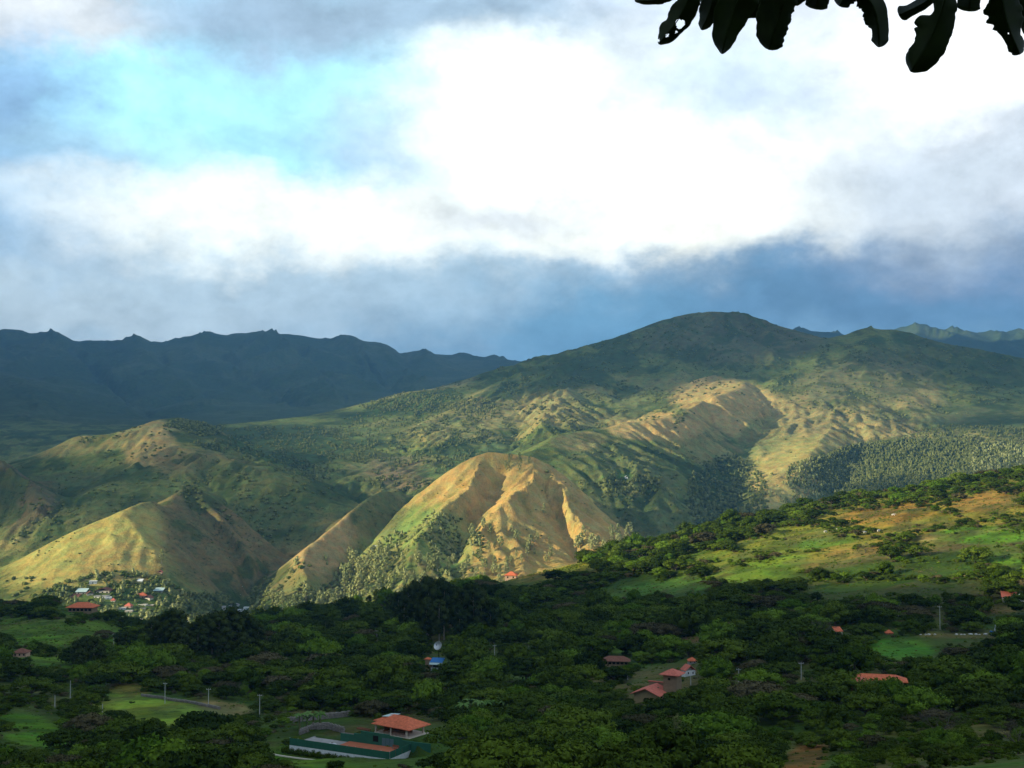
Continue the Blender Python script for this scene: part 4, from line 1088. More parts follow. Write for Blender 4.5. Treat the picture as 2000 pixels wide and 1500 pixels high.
    for i in np.nonzero(kk)[0] + base:
        cx, cy = int(x[i] // 12), int(y[i] // 12)
        if all((x[i] - x[j]) ** 2 + (y[i] - y[j]) ** 2 > ((r[i] + r[j]) * 0.72) ** 2 for a in (-1, 0, 1) for b_ in (-1, 0, 1) for j in gridd.get((cx + a, cy + b_), ())):
            gridd.setdefault((cx, cy), []).append(i); out.append(i)
    for i in out:
        t = rg.random(); v = n[i]
        if y[i] > 480 and t < 0.30: key = 'umb%d' % rg.integers(0, 2)
        elif t < 0.62: key = ('umb0', 'umb1', 'umb2', 'umb3')[rg.integers(0, 4)]
        elif t < 0.70: key = 'umb4'
        elif t < 0.76: key = 'umb5'
        elif t < 0.86: key = 'rnd0'
        elif t < 0.90: key = 'rnd1'
        elif t < 0.985: key = 'rnd2'
        else: key = 'umb4'
        if hill[i] > .5 and t > 0.5: key = ('umb3', 'umb4', 'umb2', 'umb5')[rg.integers(0, 4)]
        if i in forced: key = forced[i]
        near_points.append((x[i], y[i], float(z[i]), float(r[i]), key, float(px[i]), float(py[i])))
place_woodland()

def proto_object(key):
    crown, trunk, nm = KINDS[key]
    if crown is not None and trunk is not None:
        bm = bmesh.new(); bm.from_mesh(crown); nf = len(bm.faces); bm.from_mesh(trunk)
        bm.faces.ensure_lookup_table()
        me = bpy.data.meshes.new('plant'); 
        for f in list(bm.faces)[nf:]: f.material_index = 1
        bm.to_mesh(me); bm.free(); me.materials.append(crown.materials[0]); me.materials.append(trunk.materials[0])
    else: me = crown or trunk
    return bpy.data.objects.new('plant', me)       # kept out of the scene: only its copies are seen
def scatter_stuff(name, label, pts, keys, cat=None):
    """many plants as one object: pts rows are x, y, z, scale x, scale z, turn, kind index"""
    pts = np.asarray(pts, float)
    me = bpy.data.meshes.new(name)
    me.vertices.add(len(pts)); me.vertices.foreach_set('co', pts[:, :3].astype(np.float32).ravel())
    for nm, data, ty in (('sc', np.stack([pts[:, 3], pts[:, 3], pts[:, 4]], 1), 'FLOAT_VECTOR'), ('rot', np.stack([pts[:, 5] * 0, pts[:, 5] * 0, pts[:, 5]], 1), 'FLOAT_VECTOR')):
        a = me.attributes.new(nm, ty, 'POINT'); a.data.foreach_set('vector', data.astype(np.float32).ravel())
    a = me.attributes.new('which', 'INT', 'POINT'); a.data.foreach_set('value', pts[:, 6].astype(np.int32))
    o = bpy.data.objects.new(name, me); C.objects.link(o)
    g = bpy.data.node_groups.new(name, 'GeometryNodeTree')
    g.interface.new_socket('Geometry', in_out='INPUT', socket_type='NodeSocketGeometry')
    g.interface.new_socket('Geometry', in_out='OUTPUT', socket_type='NodeSocketGeometry')
    N = g.nodes; Lk = g.links
    gi = N.new('NodeGroupInput'); go = N.new('NodeGroupOutput')
    iop = N.new('GeometryNodeInstanceOnPoints'); iop.inputs['Pick Instance'].default_value = True
    Lk.new(gi.outputs[0], iop.inputs['Points'])
    join = N.new('GeometryNodeJoinGeometry')
    infos = []
    for k in keys:
        oi = N.new('GeometryNodeObjectInfo'); oi.inputs['Object'].default_value = proto_object(k); oi.inputs['As Instance'].default_value = True
        infos.append(oi)
    for oi in reversed(infos): Lk.new(oi.outputs['Geometry'], join.inputs[0])
    Lk.new(join.outputs[0], iop.inputs['Instance'])
    def attr(nm, ty):
        n = N.new('GeometryNodeInputNamedAttribute'); n.data_type = ty; n.inputs['Name'].default_value = nm
        return n.outputs['Attribute']
    Lk.new(attr('which', 'INT'), iop.inputs['Instance Index'])
    Lk.new(attr('sc', 'FLOAT_VECTOR'), iop.inputs['Scale'])
    try:
        e2r = N.new('FunctionNodeEulerToRotation'); Lk.new(attr('rot', 'FLOAT_VECTOR'), e2r.inputs[0]); Lk.new(e2r.outputs[0], iop.inputs['Rotation'])
    except Exception: Lk.new(attr('rot', 'FLOAT_VECTOR'), iop.inputs['Rotation'])
    Lk.new(iop.outputs[0], go.inputs[0])
    md = o.modifiers.new('scatter', 'NODES'); md.node_group = g
    tag(o, label, cat, None, 'stuff')
    return o

LANDMARKS = [(700, 1440, 'the green walled court'), (790, 1408, 'the pavilion with the hipped roof'), (1280, 1335, 'the tower house'), (1705, 1330, 'the long low roof'), (857, 1258, 'the satellite dish'),
             (855, 1292, 'the blue roof'), (300, 1385, 'the pale playing field'), (1200, 1290, 'the mossy brown roof'), (1347, 1300, 'the little white chapel'), (1775, 1262, 'the grazed green field'), (1942, 1230, 'the blue drilling rig'),
             (120, 1235, 'the grassy knoll'), (155, 1185, 'the red roof on the knoll'), (1290, 1143, 'the blue-green meadow'), (1920, 1048, 'the bright upper pasture'), (1690, 1082, 'the bare tan slope'), (440, 1382, 'the stone retaining wall'),
             (870, 1190, 'the tall dark grove'), (400, 1245, 'the wide dark grove'), (1570, 1490, 'the red earth scar'), (1800, 1450, 'the scrubby near knoll'), (1000, 1480, 'the shaded hollow'), (540, 1470, 'the lawn by the hedge'), (70, 1440, 'the sloping lawn'), (1100, 1400, 'the banana plants')]
def where_words(px, py):
    d = sorted(((px - a) ** 2 + ((py - b_) * 1.6) ** 2, a, b_, t) for a, b_, t in LANDMARKS)
    _, a, b_, t = d[0]
    dx, dy = px - a, py - b_
    far = math.hypot(dx, dy)
    rel = ('just ' if far < 70 else 'well ' if far > 190 else '')
    if abs(dy) * 1.3 > abs(dx): w = 'below' if dy > 0 else 'above'
    else: w = 'right of' if dx > 0 else 'left of'
    t2 = d[1][3]
    return rel + w + ' ' + t, t2
TREE_GROUP = {'umbrella_tree': 'spreading trees on the valley slope', 'round_tree': 'round trees on the valley slope', 'eucalyptus_tree': 'eucalyptus trees', 'bush': 'bushes', 'bare_tree': 'bare trees'}
LOOK = {'umb0': 'dark flat-topped', 'umb1': 'dark spreading', 'umb2': 'green flat-topped', 'umb3': 'olive spreading', 'umb4': 'brownish dry-leaved', 'umb5': 'bright domed', 'rnd0': 'green round', 'rnd1': 'bright green round', 'rnd2': 'dark round'}
used_labels = {}
def unique_label(look, px, py, noun):
    w, t2 = where_words(px, py)
    for cand in (f'{look} {noun} {w}', f'{look} {noun} {w}, towards {t2}'):
        if len(cand.split()) <= 16 and cand not in used_labels:
            used_labels[cand] = 1; return cand
    base = f'{look} {noun} {w}'
    k = used_labels.get(base, 1) + 1; used_labels[base] = k
    return base
made = {}
def add_tree(key, x, y, z, sx, sz, rot, label, group=None, cat='tree', tilt=0.0):
    crown, trunk, nm = KINDS[key]
    e = bpy.data.objects.new(nm, None); C.objects.link(e)
    e.location = (x, y, z); e.rotation_euler = (tilt, 0, rot); e.scale = (sx, sx, sz); e.empty_display_size = 0.3
    tag(e, label, cat, group or TREE_GROUP.get(nm))
    for part, me in (('crown', crown), ('trunk', trunk)):
        if me is None: continue
        if (key, part) not in made: made[(key, part)] = bpy.data.objects.new(part, me); o = made[(key, part)]
        else: o = made[(key, part)].copy()
        C.objects.link(o); o.parent = e
    return e

def grow_woodland():
    rg = np.random.default_rng(9)
    pts = sorted(near_points, key=lambda p: -(p[3] / p[1]))
    first, rest = [], []
    for p in pts:
        onscreen = -20 < p[5] < 2020 and p[6] - p[3] / p[1] * FOC * 0.9 < 1498
        (first if onscreen and len(first) < 285 else rest).append(p)
    SIZE = ['small', 'middling', 'large', 'very large']
    for p in first:
        x, y, z, r, key, px, py = p
        rp = r / y * FOC
        s = SIZE[0 if rp < 24 else 1 if rp < 32 else 2 if rp < 44 else 3]
        sz = r * rg.uniform(0.82, 1.12)
        add_tree(key, x, y, z - 0.1 * r, r, sz, rg.uniform(0, 6.28), unique_label(f'{s} {LOOK[key]}', px, py - rp * 0.6, 'tree'))
    keys = ['umb0', 'umb1', 'umb2', 'umb3', 'umb4', 'umb5', 'rnd0', 'rnd1', 'rnd2']
    R_ = [(p[0], p[1], p[2] - 0.1 * p[3], p[3], p[3] * rg.uniform(.82, 1.12), rg.uniform(0, 6.28), keys.index(p[4])) for p in rest]
    scatter_stuff('woodland', 'countless spreading trees covering the farther slopes of the valley', R_, keys)
    print('trees', len(first), len(rest))
    # undergrowth
    P = scatter(3.1, 150, 1250, 0.525, 0.48, 12)
    x, y = P[:, 0], P[:, 1]; z = ground_z(x, y); px, py = to_pix(x, y, z)
    n = fbm(x / 22, y / 22, 4, 301)
    knoll = sstep(1440, 1560, px) * sstep(1390, 1430, py)
    hill = sstep(1250, 1500, px) * sstep(1180, 1090, py)
    keep = rg.random(len(x)) < np.where(n > 0.46, 0.62, 0.16) * (1 - .3 * hill) * np.clip(1.2 - y / 1400, .4, 1)
    r = rg.uniform(0.7, 1.9, len(x)) * np.clip(y / 500, .6, 1.5)
    keep &= ~blocked(px, py, r / y * FOC * .5, r / y * FOC * 0.5) & (py < 1720)
    w = np.where(rg.random(len(x)) < 0.5, 0, np.where(rg.random(len(x)) < .45, 1, np.where(rg.random(len(x)) < .5, 2, 3)))
    S = np.stack([x, y, z - 0.15, r, r * rg.uniform(.7, 1.1, len(x)), rg.uniform(0, 6.28, len(x)), w], 1)[keep]
    scatter_stuff('undergrowth', 'low bushes filling the gaps between the trees', S, ['bush0', 'bush1', 'bush2', 'bush3'])
    P = scatter(2.3, 180, 1150, 0.47, 0.49, 15)
    x, y = P[:, 0], P[:, 1]; z = ground_z(x, y); px, py = to_pix(x, y, z)
    keep = (rg.random(len(x)) < 0.10 + 0.5 * sstep(.5, .62, fbm(x / 9, y / 9, 3, 311))) & (py < 1720) & (np.hypot((px - 290) / 130, (py - 1386) / 30) > 1) & (np.hypot((px - 690) / 150, (py - 1445) / 50) > 1)
    keep &= rg.random(len(x)) < .55
    r = rg.uniform(0.25, 0.75, len(x)) * np.clip(y / 450, .7, 1.6)
    S2 = np.stack([x, y, z - 0.05, r, r * .7, rg.uniform(0, 6.28, len(x)), rg.integers(0, 4, len(x))], 1)[keep]
    scatter_stuff('tussocks', 'grass tussocks and weeds in the clearings', S2, ['tus0', 'tus1', 'tus2', 'bush3'])
    print('tussocks', len(S2))
grow_woodland()

# ---- eucalyptus groves
def euc_label(size, look, w_, px, py):
    ref = [(695, 1090, 'where the ochre crest comes down'), (734, 1066, 'under the long white shed'), (720, 1150, 'by the white hut'), (540, 1200, 'close to the shaded gap'), (600, 1175, 'by the dark pointed tree'), (650, 1190, 'next to the tall grove'), (790, 1120, 'over the tall dark grove'),
           (860, 1110, 'over the tall dark grove'), (920, 1090, 'at the root of the central rib'), (995, 1100, 'near the orange house'), (1125, 1075, 'at the mouth of the dark gully'), (1190, 1065, 'on the low ridge'), (1240, 1060, 'at the end of the row'), (960, 1040, 'on the central rib'), (1050, 1000, 'beside the dark gully')]
    r = min(ref, key=lambda a: (a[0] - px) ** 2 + (a[1] - py) ** 2)[2]
    w2 = w_.replace(' of the ochre hill', '').replace('in the grove below the green apron', 'in the grove')
    for c in (f'{size} {look} eucalyptus {r}', f'{size} {look} eucalyptus {w2}, {r}'):
        if c not in used_labels and len(c.split()) <= 16: used_labels[c] = 1; return c
    return f'{size} {look} eucalyptus {w2}, {r}' if len(f'{size} {look} eucalyptus {w2}, {r}'.split()) <= 16 else f'{size} {look} eucalyptus {r}'
def groves():
    rg = random.Random(4)
    def at_foot(px, py, hp, key, look, w=1.0, lo=300, hi=1300, group=None, extra='', d=None):
        if d is None: x, y, z = ground_at(px, py, lo, hi)
        else:
            x = (px - 1000) / FOC * d; y = d; z = float(ground_z(x, y))
        h = hp / FOC * y
        add_tree(key, x, y, z, h * w, h, rg.uniform(0, 6.28), unique_label(look, px, py - hp * .6, 'eucalyptus'), group)
    # tall dark grove in the middle: foot and height in pixels
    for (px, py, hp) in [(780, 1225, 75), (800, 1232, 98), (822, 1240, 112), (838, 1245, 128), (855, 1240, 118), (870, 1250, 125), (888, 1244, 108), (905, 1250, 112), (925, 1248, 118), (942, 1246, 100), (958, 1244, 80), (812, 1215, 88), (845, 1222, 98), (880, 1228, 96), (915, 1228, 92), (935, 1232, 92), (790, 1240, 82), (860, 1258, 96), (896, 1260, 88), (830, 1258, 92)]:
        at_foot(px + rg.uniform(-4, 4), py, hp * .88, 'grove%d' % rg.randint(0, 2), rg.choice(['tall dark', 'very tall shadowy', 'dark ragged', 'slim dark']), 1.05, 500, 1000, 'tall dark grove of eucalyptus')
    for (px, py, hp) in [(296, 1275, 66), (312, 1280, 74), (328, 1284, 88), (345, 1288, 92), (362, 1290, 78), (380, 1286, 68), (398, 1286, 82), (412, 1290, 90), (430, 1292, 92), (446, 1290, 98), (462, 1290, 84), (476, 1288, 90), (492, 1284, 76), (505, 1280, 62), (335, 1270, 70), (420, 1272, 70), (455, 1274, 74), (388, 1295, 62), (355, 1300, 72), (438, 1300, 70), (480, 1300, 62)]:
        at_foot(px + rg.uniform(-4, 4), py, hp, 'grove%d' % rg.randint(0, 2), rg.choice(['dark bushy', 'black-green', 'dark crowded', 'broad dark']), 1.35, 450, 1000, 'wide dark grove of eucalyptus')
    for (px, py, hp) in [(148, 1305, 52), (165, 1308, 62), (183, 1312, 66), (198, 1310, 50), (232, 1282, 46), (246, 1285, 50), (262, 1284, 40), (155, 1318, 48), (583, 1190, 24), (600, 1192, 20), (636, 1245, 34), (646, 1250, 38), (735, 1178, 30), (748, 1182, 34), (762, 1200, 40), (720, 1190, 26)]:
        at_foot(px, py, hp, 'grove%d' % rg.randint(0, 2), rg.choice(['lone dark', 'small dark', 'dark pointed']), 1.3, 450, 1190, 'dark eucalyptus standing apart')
    # pale sunlit groves at the foot of the ochre hill
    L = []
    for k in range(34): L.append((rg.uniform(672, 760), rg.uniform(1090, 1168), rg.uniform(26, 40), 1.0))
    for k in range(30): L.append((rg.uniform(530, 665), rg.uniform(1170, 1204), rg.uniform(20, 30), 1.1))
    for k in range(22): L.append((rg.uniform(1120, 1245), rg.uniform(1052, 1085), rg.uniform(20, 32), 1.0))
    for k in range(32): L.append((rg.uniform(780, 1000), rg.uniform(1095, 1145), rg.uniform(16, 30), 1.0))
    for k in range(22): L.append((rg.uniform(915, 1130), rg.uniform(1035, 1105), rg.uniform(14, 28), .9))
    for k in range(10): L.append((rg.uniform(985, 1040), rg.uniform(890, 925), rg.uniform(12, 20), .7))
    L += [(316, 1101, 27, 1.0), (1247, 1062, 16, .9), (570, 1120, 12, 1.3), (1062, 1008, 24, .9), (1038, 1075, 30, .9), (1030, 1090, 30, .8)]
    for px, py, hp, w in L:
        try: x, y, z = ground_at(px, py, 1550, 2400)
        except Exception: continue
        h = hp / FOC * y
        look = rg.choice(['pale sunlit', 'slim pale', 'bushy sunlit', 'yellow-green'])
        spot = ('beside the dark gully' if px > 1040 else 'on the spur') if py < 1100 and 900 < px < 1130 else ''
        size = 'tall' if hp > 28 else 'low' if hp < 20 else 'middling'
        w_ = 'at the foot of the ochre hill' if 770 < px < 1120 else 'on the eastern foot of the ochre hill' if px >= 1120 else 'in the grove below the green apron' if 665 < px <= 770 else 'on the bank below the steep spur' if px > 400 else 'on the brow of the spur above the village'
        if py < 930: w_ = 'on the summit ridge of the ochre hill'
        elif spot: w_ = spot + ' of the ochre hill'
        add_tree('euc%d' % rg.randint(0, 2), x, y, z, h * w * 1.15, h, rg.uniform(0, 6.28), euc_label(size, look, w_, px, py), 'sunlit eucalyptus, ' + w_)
groves()

# ---- trees and scrub of the hills beyond, too many and too small to tell apart
HOUSES = [(186,14,1141),(163,18,1160),(181,12,1163),(205,26,1158),(200,24,1168),(216,12,1171),(225,8,1176),(277,9,1137),(312,18,1157),(283,14,1168),(291,14,1172),(243,14,1191),(254,12,1188),(256,14,1196),(281,16,1183),(296,14,1184),(283,10,1190),(316,8,1121),(120,8,1178),(150,16,1167),(168,14,1182),(266,14,1218),(278,12,1212),(293,18,1228),(436,12,1192),(448,14,1186),(449,16,1195),(464,12,1184),(474,16,1194),(484,10,1188),(470,6,1162),(473,6,1146),(734,13,1068),(1223,6,935)]
def far_cover():
    rg = np.random.default_rng(77)
    KINDS['f0'] = (crown_mesh('crown', [(0, 0, .55, .5, .5, .5), (.2, .1, .35, .42, .42, .3)], 22, .26, 1, M_LEAF['wood'], .95), None, 'tree')
    KINDS['f1'] = (crown_mesh('crown', [(0, 0, .95, .34, .34, .8), (.14, .12, .6, .34, .34, .45), (-.1, -.1, 1.3, .24, .24, .4)], 26, .22, 2, M_LEAF['wood'], .9), None, 'tree')
    KINDS['f2'] = (crown_mesh('crown', [(0, 0, .9, .36, .36, .7), (.14, .12, .5, .38, .38, .4), (-.12, 0, 1.35, .26, .26, .35)], 26, .22, 3, M_LEAF['euc'], .9), None, 'tree')
    KINDS['f3'] = (crown_mesh('crown', [(0, 0, .4, .55, .55, .42)], 22, .25, 4, M_LEAF['sunny'], .95), None, 'bush')
    def sow(name, label, spots, seed):
        out = []
        for (px0, py0, rx, ry, n, d0, d1, s0, s1, kinds, clump) in spots:
            px = px0 + rx * rg.uniform(-1, 1, n * 2); py = py0 + ry * rg.uniform(-1, 1, n * 2)
            m = np.hypot((px - px0) / rx, (py - py0) / ry) < 1; px, py = px[m][:n], py[m][:n]
            for a, b_ in zip(px, py):
                x, y, z = ground_fast(a, b_, float(real_d(d0)), float(real_d(d1)))
                if x is None: continue
                if any(abs(a - v[0]) < v[1] * .5 + 3 and -3 < b_ - (v[2] - 4) < 12 for v in HOUSES): continue
                if clump and fbm(np.array(x / 38.), np.array(y / 60.), 4, 401) < clump + 0.03: continue
                s = rg.uniform(s0, s1) * y / float(nominal_d(y))
                out.append((x, y, z - 0.2 * s, s * rg.uniform(.9, 1.3), s * rg.uniform(.65, 1.05), rg.uniform(0, 6.28), rg.choice(kinds)))
        scatter_stuff(name, label, out, ['f0', 'f1', 'f2', 'f3'])
        print(name, len(out))
    sow('village_trees', 'small garden trees crowding the village slope',
        [(235, 1165, 125, 50, 480, 1420, 2100, 3.5, 8, [3, 3, 0, 2, 3], 0), (60, 1175, 90, 45, 300, 1420, 2100, 3.5, 8, [0, 3, 3], .44), (430, 1190, 90, 34, 380, 1500, 2150, 4, 8, [0, 1, 0], 0), (330, 1205, 60, 30, 90, 1420, 1800, 3, 7, [3, 3, 2], 0),
         (530, 1170, 50, 40, 160, 1500, 2300, 4, 8, [0], .4), (610, 1140, 50, 60, 160, 1500, 2300, 4, 8, [2, 0, 3], .4)], 1)
    sow('hill_scrub', 'dark scrub and thickets in the folds of the dry hills',
        [(840, 1070, 110, 70, 800, 1600, 2700, 3, 6.5, [0, 3, 3, 2], .44), (720, 1120, 60, 50, 300, 1600, 2500, 4, 8, [0, 2], .4), (640, 1160, 60, 40, 200, 1500, 2300, 4, 8, [0, 2], .4), (1000, 1000, 200, 110, 200, 1900, 2720, 1.5, 3.2, [0, 3], .55),
         (260, 1040, 260, 70, 260, 1800, 2800, 1.8, 3.6, [0, 3], .55), (120, 980, 260, 90, 700, 2600, 3900, 4, 7, [0, 0, 3], .50), (500, 980, 160, 90, 500, 2600, 3700, 4, 8, [0], .5), (230, 860, 190, 40, 300, 3300, 4200, 4, 8, [0, 3], .52),
         (1250, 960, 200, 100, 500, 2600, 4300, 4, 8, [0], .5), (1420, 970, 80, 80, 700, 2700, 4300, 6, 12, [0, 1], 0), (1230, 950, 60, 20, 120, 2700, 3600, 6, 11, [0, 1], 0), (1450, 860, 180, 80, 160, 3500, 5500, 4, 8, [0, 3], .54)], 2)
    sow('slope_woods', 'woods and hedgerows on the mountain slopes',
        [(560, 890, 200, 60, 2250, 3600, 5600, 4.6, 9.3, [0, 0, 1], .47), (800, 870, 160, 90, 2250, 3400, 6000, 4.1, 8.7, [0, 1], .47), (380, 835, 60, 18, 630, 3900, 5300, 5.2, 9.3, [0], 0), (1050, 800, 300, 70, 2550, 4300, 6500, 4.6, 9.3, [0], .5),
         (800, 785, 110, 20, 630, 5000, 6200, 5.2, 9.9, [0, 1, 0], 0), (930, 800, 50, 22, 300, 4500, 6000, 5.2, 9.9, [0, 1], 0), (1300, 700, 400, 80, 2250, 5000, 6900, 4.6, 9.9, [0], .5), (1750, 740, 260, 80, 1800, 4200, 6600, 4.6, 9.3, [0], .5)], 3)
    sow('plantation', 'tall conifer and eucalyptus plantation on the lower mountain slope',
        [(1800, 915, 210, 55, 4500, 2700, 4700, 5.2, 9.3, [1, 0, 1, 1], 0), (1900, 860, 140, 30, 900, 3200, 4800, 5.2, 8.7, [1, 0], 0), (1610, 930, 75, 35, 675, 2700, 4200, 5.2, 8.7, [1, 2, 1], 0), (1560, 965, 60, 24, 300, 2700, 3900, 4.6, 7.4, [2], .4), (1950, 900, 60, 35, 525, 2700, 4200, 5.8, 9.3, [2], 0)], 4)
_ys = np.exp(np.linspace(math.log(1400), math.log(4700), 520))
_cache = {}
def ground_fast(px, py, lo, hi):
    key = int(px // 3)
    if key not in _cache:
        _cache[key] = ground_z((key * 3 + 1.5 - 1000) / FOC * _ys, _ys)
    gz = _cache[key]
    cy = (750 - py) / FOC; yy = cP - cy * sP; zz = sP + cy * cP
    zs = zz / yy * _ys
    m = (_ys >= lo) & (_ys <= hi) & (zs < gz)
    i = int(np.argmax(m))
    if not m[i]: return None, None, None
    if i > 0 and zs[i - 1] >= gz[i - 1]:
        t = (zs[i - 1] - gz[i - 1]) / ((zs[i - 1] - gz[i - 1]) - (zs[i] - gz[i]) + 1e-9); d = _ys[i - 1] + t * (_ys[i] - _ys[i - 1])
    elif i > 0: return None, None, None
    else: d = _ys[i]
    x = (px - 1000) / FOC / yy * d
    return x, d, float(ground_z(x, d))
far_cover()
# ------------------------------------------------------------------ buildings
def tile_mat(name, col):
    """clay tiles: rows across the fall of the roof, weathered"""
    m, b, bs, out = new_mat(name)
    tc = b.new('ShaderNodeTexCoord')
    P = tc.outputs['Object']
    n = b.noise(P, 1.3, 5, 0.6); n2 = b.noise(P, 7.0, 3, 0.6)
    w = b.new('ShaderNodeTexWave', wave_type='BANDS', bands_direction='X'); w.inputs['Scale'].default_value = 1.3; w.inputs['Distortion'].default_value = 0.4
    b.put(w.inputs['Vector'], P)
    v = b.math('ADD', b.ramp(n, 0.3, 0.7, 0.75, 1.2, False), b.ramp(n2, 0.3, 0.7, -0.12, 0.12, False))
    c = b.vscale((*col,), v)
    c = b.mix(b.ramp(b.noise(P, 0.5, 5, 0.7), 0.58, 0.75, 0, 0.45), c, (0.16, 0.10, 0.07, 1))
    b.put(bs.inputs['Base Color'], c)
    bp = b.new('ShaderNodeBump'); bp.inputs['Distance'].default_value = 0.06; bp.inputs['Strength'].default_value = 0.5
    b.put(bp.inputs['Height'], w.outputs['Fac']); b.put(bs.inputs['Normal'], bp.outputs[0])
    bs.inputs['Roughness'].default_value = 0.8
    return m
def wall_mat(name, col, var=0.14, stain=0.3):
    m, b, bs, out = new_mat(name)
    tc = b.new('ShaderNodeTexCoord'); P = tc.outputs['Object']
    n = b.noise(P, 0.9, 5, 0.65); n2 = b.noise(b.vmath('MULTIPLY', P, (3.0, 3.0, 0.5)), 1.2, 5, 0.65)
    c = b.vscale((*col,), b.ramp(n, 0.3, 0.7, 1 - var, 1 + var, False))
    c = b.mix(b.ramp(n2, 0.52, 0.75, 0, stain), c, (col[0] * .5, col[1] * .48, col[2] * .42, 1))
    b.put(bs.inputs['Base Color'], c)
    return m
T_RED = tile_mat('clay_tile', (0.64, 0.17, 0.085)); T_PINK = tile_mat('faded_clay_tile', (0.58, 0.17, 0.12)); T_BROWN = tile_mat('mossy_tile', (0.22, 0.10, 0.07))
W_WHITE = wall_mat('whitewash', (0.72, 0.74, 0.74)); W_TAN = wall_mat('tan_render', (0.26, 0.19, 0.12)); W_OCHRE = wall_mat('adobe', (0.30, 0.23, 0.12)); W_GREY = wall_mat('concrete', (0.30, 0.29, 0.28)); W_PINK = wall_mat('brick_render', (0.55, 0.36, 0.26))
W_CREAM = wall_mat('cream_render', (0.62, 0.55, 0.45))
M_GREEN = wall_mat('green_windscreen', (0.035, 0.13, 0.085), 0.1, 0.2); M_CLAY = wall_mat('clay_court', (0.42, 0.14, 0.075), 0.12, 0.25)
M_DARKHOLE = plain_mat('dark_opening', (0.012, 0.014, 0.014)); M_WOOD = plain_mat('brown_wood', (0.22, 0.09, 0.05)); M_POST = plain_mat('pale_post', (0.62, 0.50, 0.40))
M_BLUE = plain_mat('blue_sheet', (0.04, 0.17, 0.42)); M_METAL = plain_mat('galvanised_metal', (0.5, 0.52, 0.54), 0.4, 0.5, metal=0.6); M_CONC = plain_mat('pole_concrete', (0.42, 0.43, 0.42))
M_STONE = wall_mat('grey_stone', (0.22, 0.20, 0.18), 0.3, 0.4); M_BLUEPAINT = plain_mat('blue_paint', (0.02, 0.16, 0.45)); M_PANEL = plain_mat('pale_roof_sheet', (0.45, 0.58, 0.56)); M_DOOR = plain_mat('blue_grey_door', (0.09, 0.16, 0.18)); M_TEAL = plain_mat('teal_door', (0.02, 0.13, 0.20))
M_COW = plain_mat('white_hide', (0.7, 0.66, 0.6)); M_ROCKW = wall_mat('pale_stone', (0.55, 0.54, 0.52))

def box(bm, x0, x1, y0, y1, z0, z1):
    vs = [bm.verts.new(p) for p in ((x0, y0, z0), (x1, y0, z0), (x1, y1, z0), (x0, y1, z0), (x0, y0, z1), (x1, y0, z1), (x1, y1, z1), (x0, y1, z1))]
    for f in ((0, 3, 2, 1), (4, 5, 6, 7), (0, 1, 5, 4), (1, 2, 6, 5), (2, 3, 7, 6), (3, 0, 4, 7)): bm.faces.new([vs[i] for i in f])
def poly_prism(bm, pts, th):
    """slab through 3-D points pts (counter-clockwise seen from above) with thickness th downwards"""
    a = [bm.verts.new(p) for p in pts]; c = [bm.verts.new((p[0], p[1], p[2] - th)) for p in pts]
    bm.faces.new(a); bm.faces.new(c[::-1]); n = len(pts)
    for i in range(n): bm.faces.new((a[i], c[i], c[(i + 1) % n], a[(i + 1) % n]))
def child(name, bm, mat, parent, label=None):
    me = bpy.data.meshes.new(name); bmesh.ops.recalc_face_normals(bm, faces=bm.faces); bm.to_mesh(me); bm.free(); me.materials.append(mat)
    o = bpy.data.objects.new(name, me); C.objects.link(o); o.parent = parent
    if label: o['label'] = label
    return o
def cbox(name, dims, mat, parent, label=None):
    bm = bmesh.new(); box(bm, *dims); return child(name, bm, mat, parent, label)
def root(name, loc, rot, label, cat, group=None):
    e = bpy.data.objects.new(name, None); C.objects.link(e); e.location = loc; e.rotation_euler = (0, 0, rot); e.empty_display_size = .5
    return tag(e, label, cat, group)
def hip_bm(x0, x1, y0, y1, z, rise, th=0.18):
    bm = bmesh.new(); w, d = x1 - x0, y1 - y0
    if w >= d: r0, r1 = (x0 + d / 2, (y0 + y1) / 2, z + rise), (x1 - d / 2, (y0 + y1) / 2, z + rise)
    else: r0, r1 = ((x0 + x1) / 2, y0 + w / 2, z + rise), ((x0 + x1) / 2, y1 - w / 2, z + rise)
    A, B, Cc, D = (x0, y0, z), (x1, y0, z), (x1, y1, z), (x0, y1, z)
    if w >= d: fs = [(A, B, r1, r0), (B, Cc, r1), (Cc, D, r0, r1), (D, A, r0)]
    else: fs = [(A, B, r0), (B, Cc, r1, r0), (Cc, D, r1), (D, A, r0, r1)]
    for f in fs:
        f = [Vector(p) for p in f]; f2 = []
        for p in f:
            if not f2 or (p - f2[-1]).length > 1e-4: f2.append(p)
        if (f2[0] - f2[-1]).length < 1e-4: f2.pop()
        bm.faces.new([bm.verts.new(p) for p in f2])
    for (p, q) in ((A, B), (B, Cc), (Cc, D), (D, A)):
        bm.faces.new([bm.verts.new(v) for v in (p, (p[0], p[1], p[2] - th), (q[0], q[1], q[2] - th), q)])
    bm.faces.new([bm.verts.new((p[0], p[1], p[2] - th)) for p in (D, Cc, B, A)])
    bmesh.ops.remove_doubles(bm, verts=bm.verts, dist=1e-4)
    return bm
def gable_bm(x0, x1, y0, y1, z, rise, th=0.2, over=0.0):
    """ridge along y"""
    bm = bmesh.new(); xm = (x0 + x1) / 2
    poly_prism(bm, [(x0, y0, z), (xm, y0, z + rise), (xm, y1, z + rise), (x0, y1, z)], th)
    poly_prism(bm, [(xm + .002, y0, z + rise), (x1, y0, z), (x1, y1, z), (xm + .002, y1, z + rise)], th)
    return bm
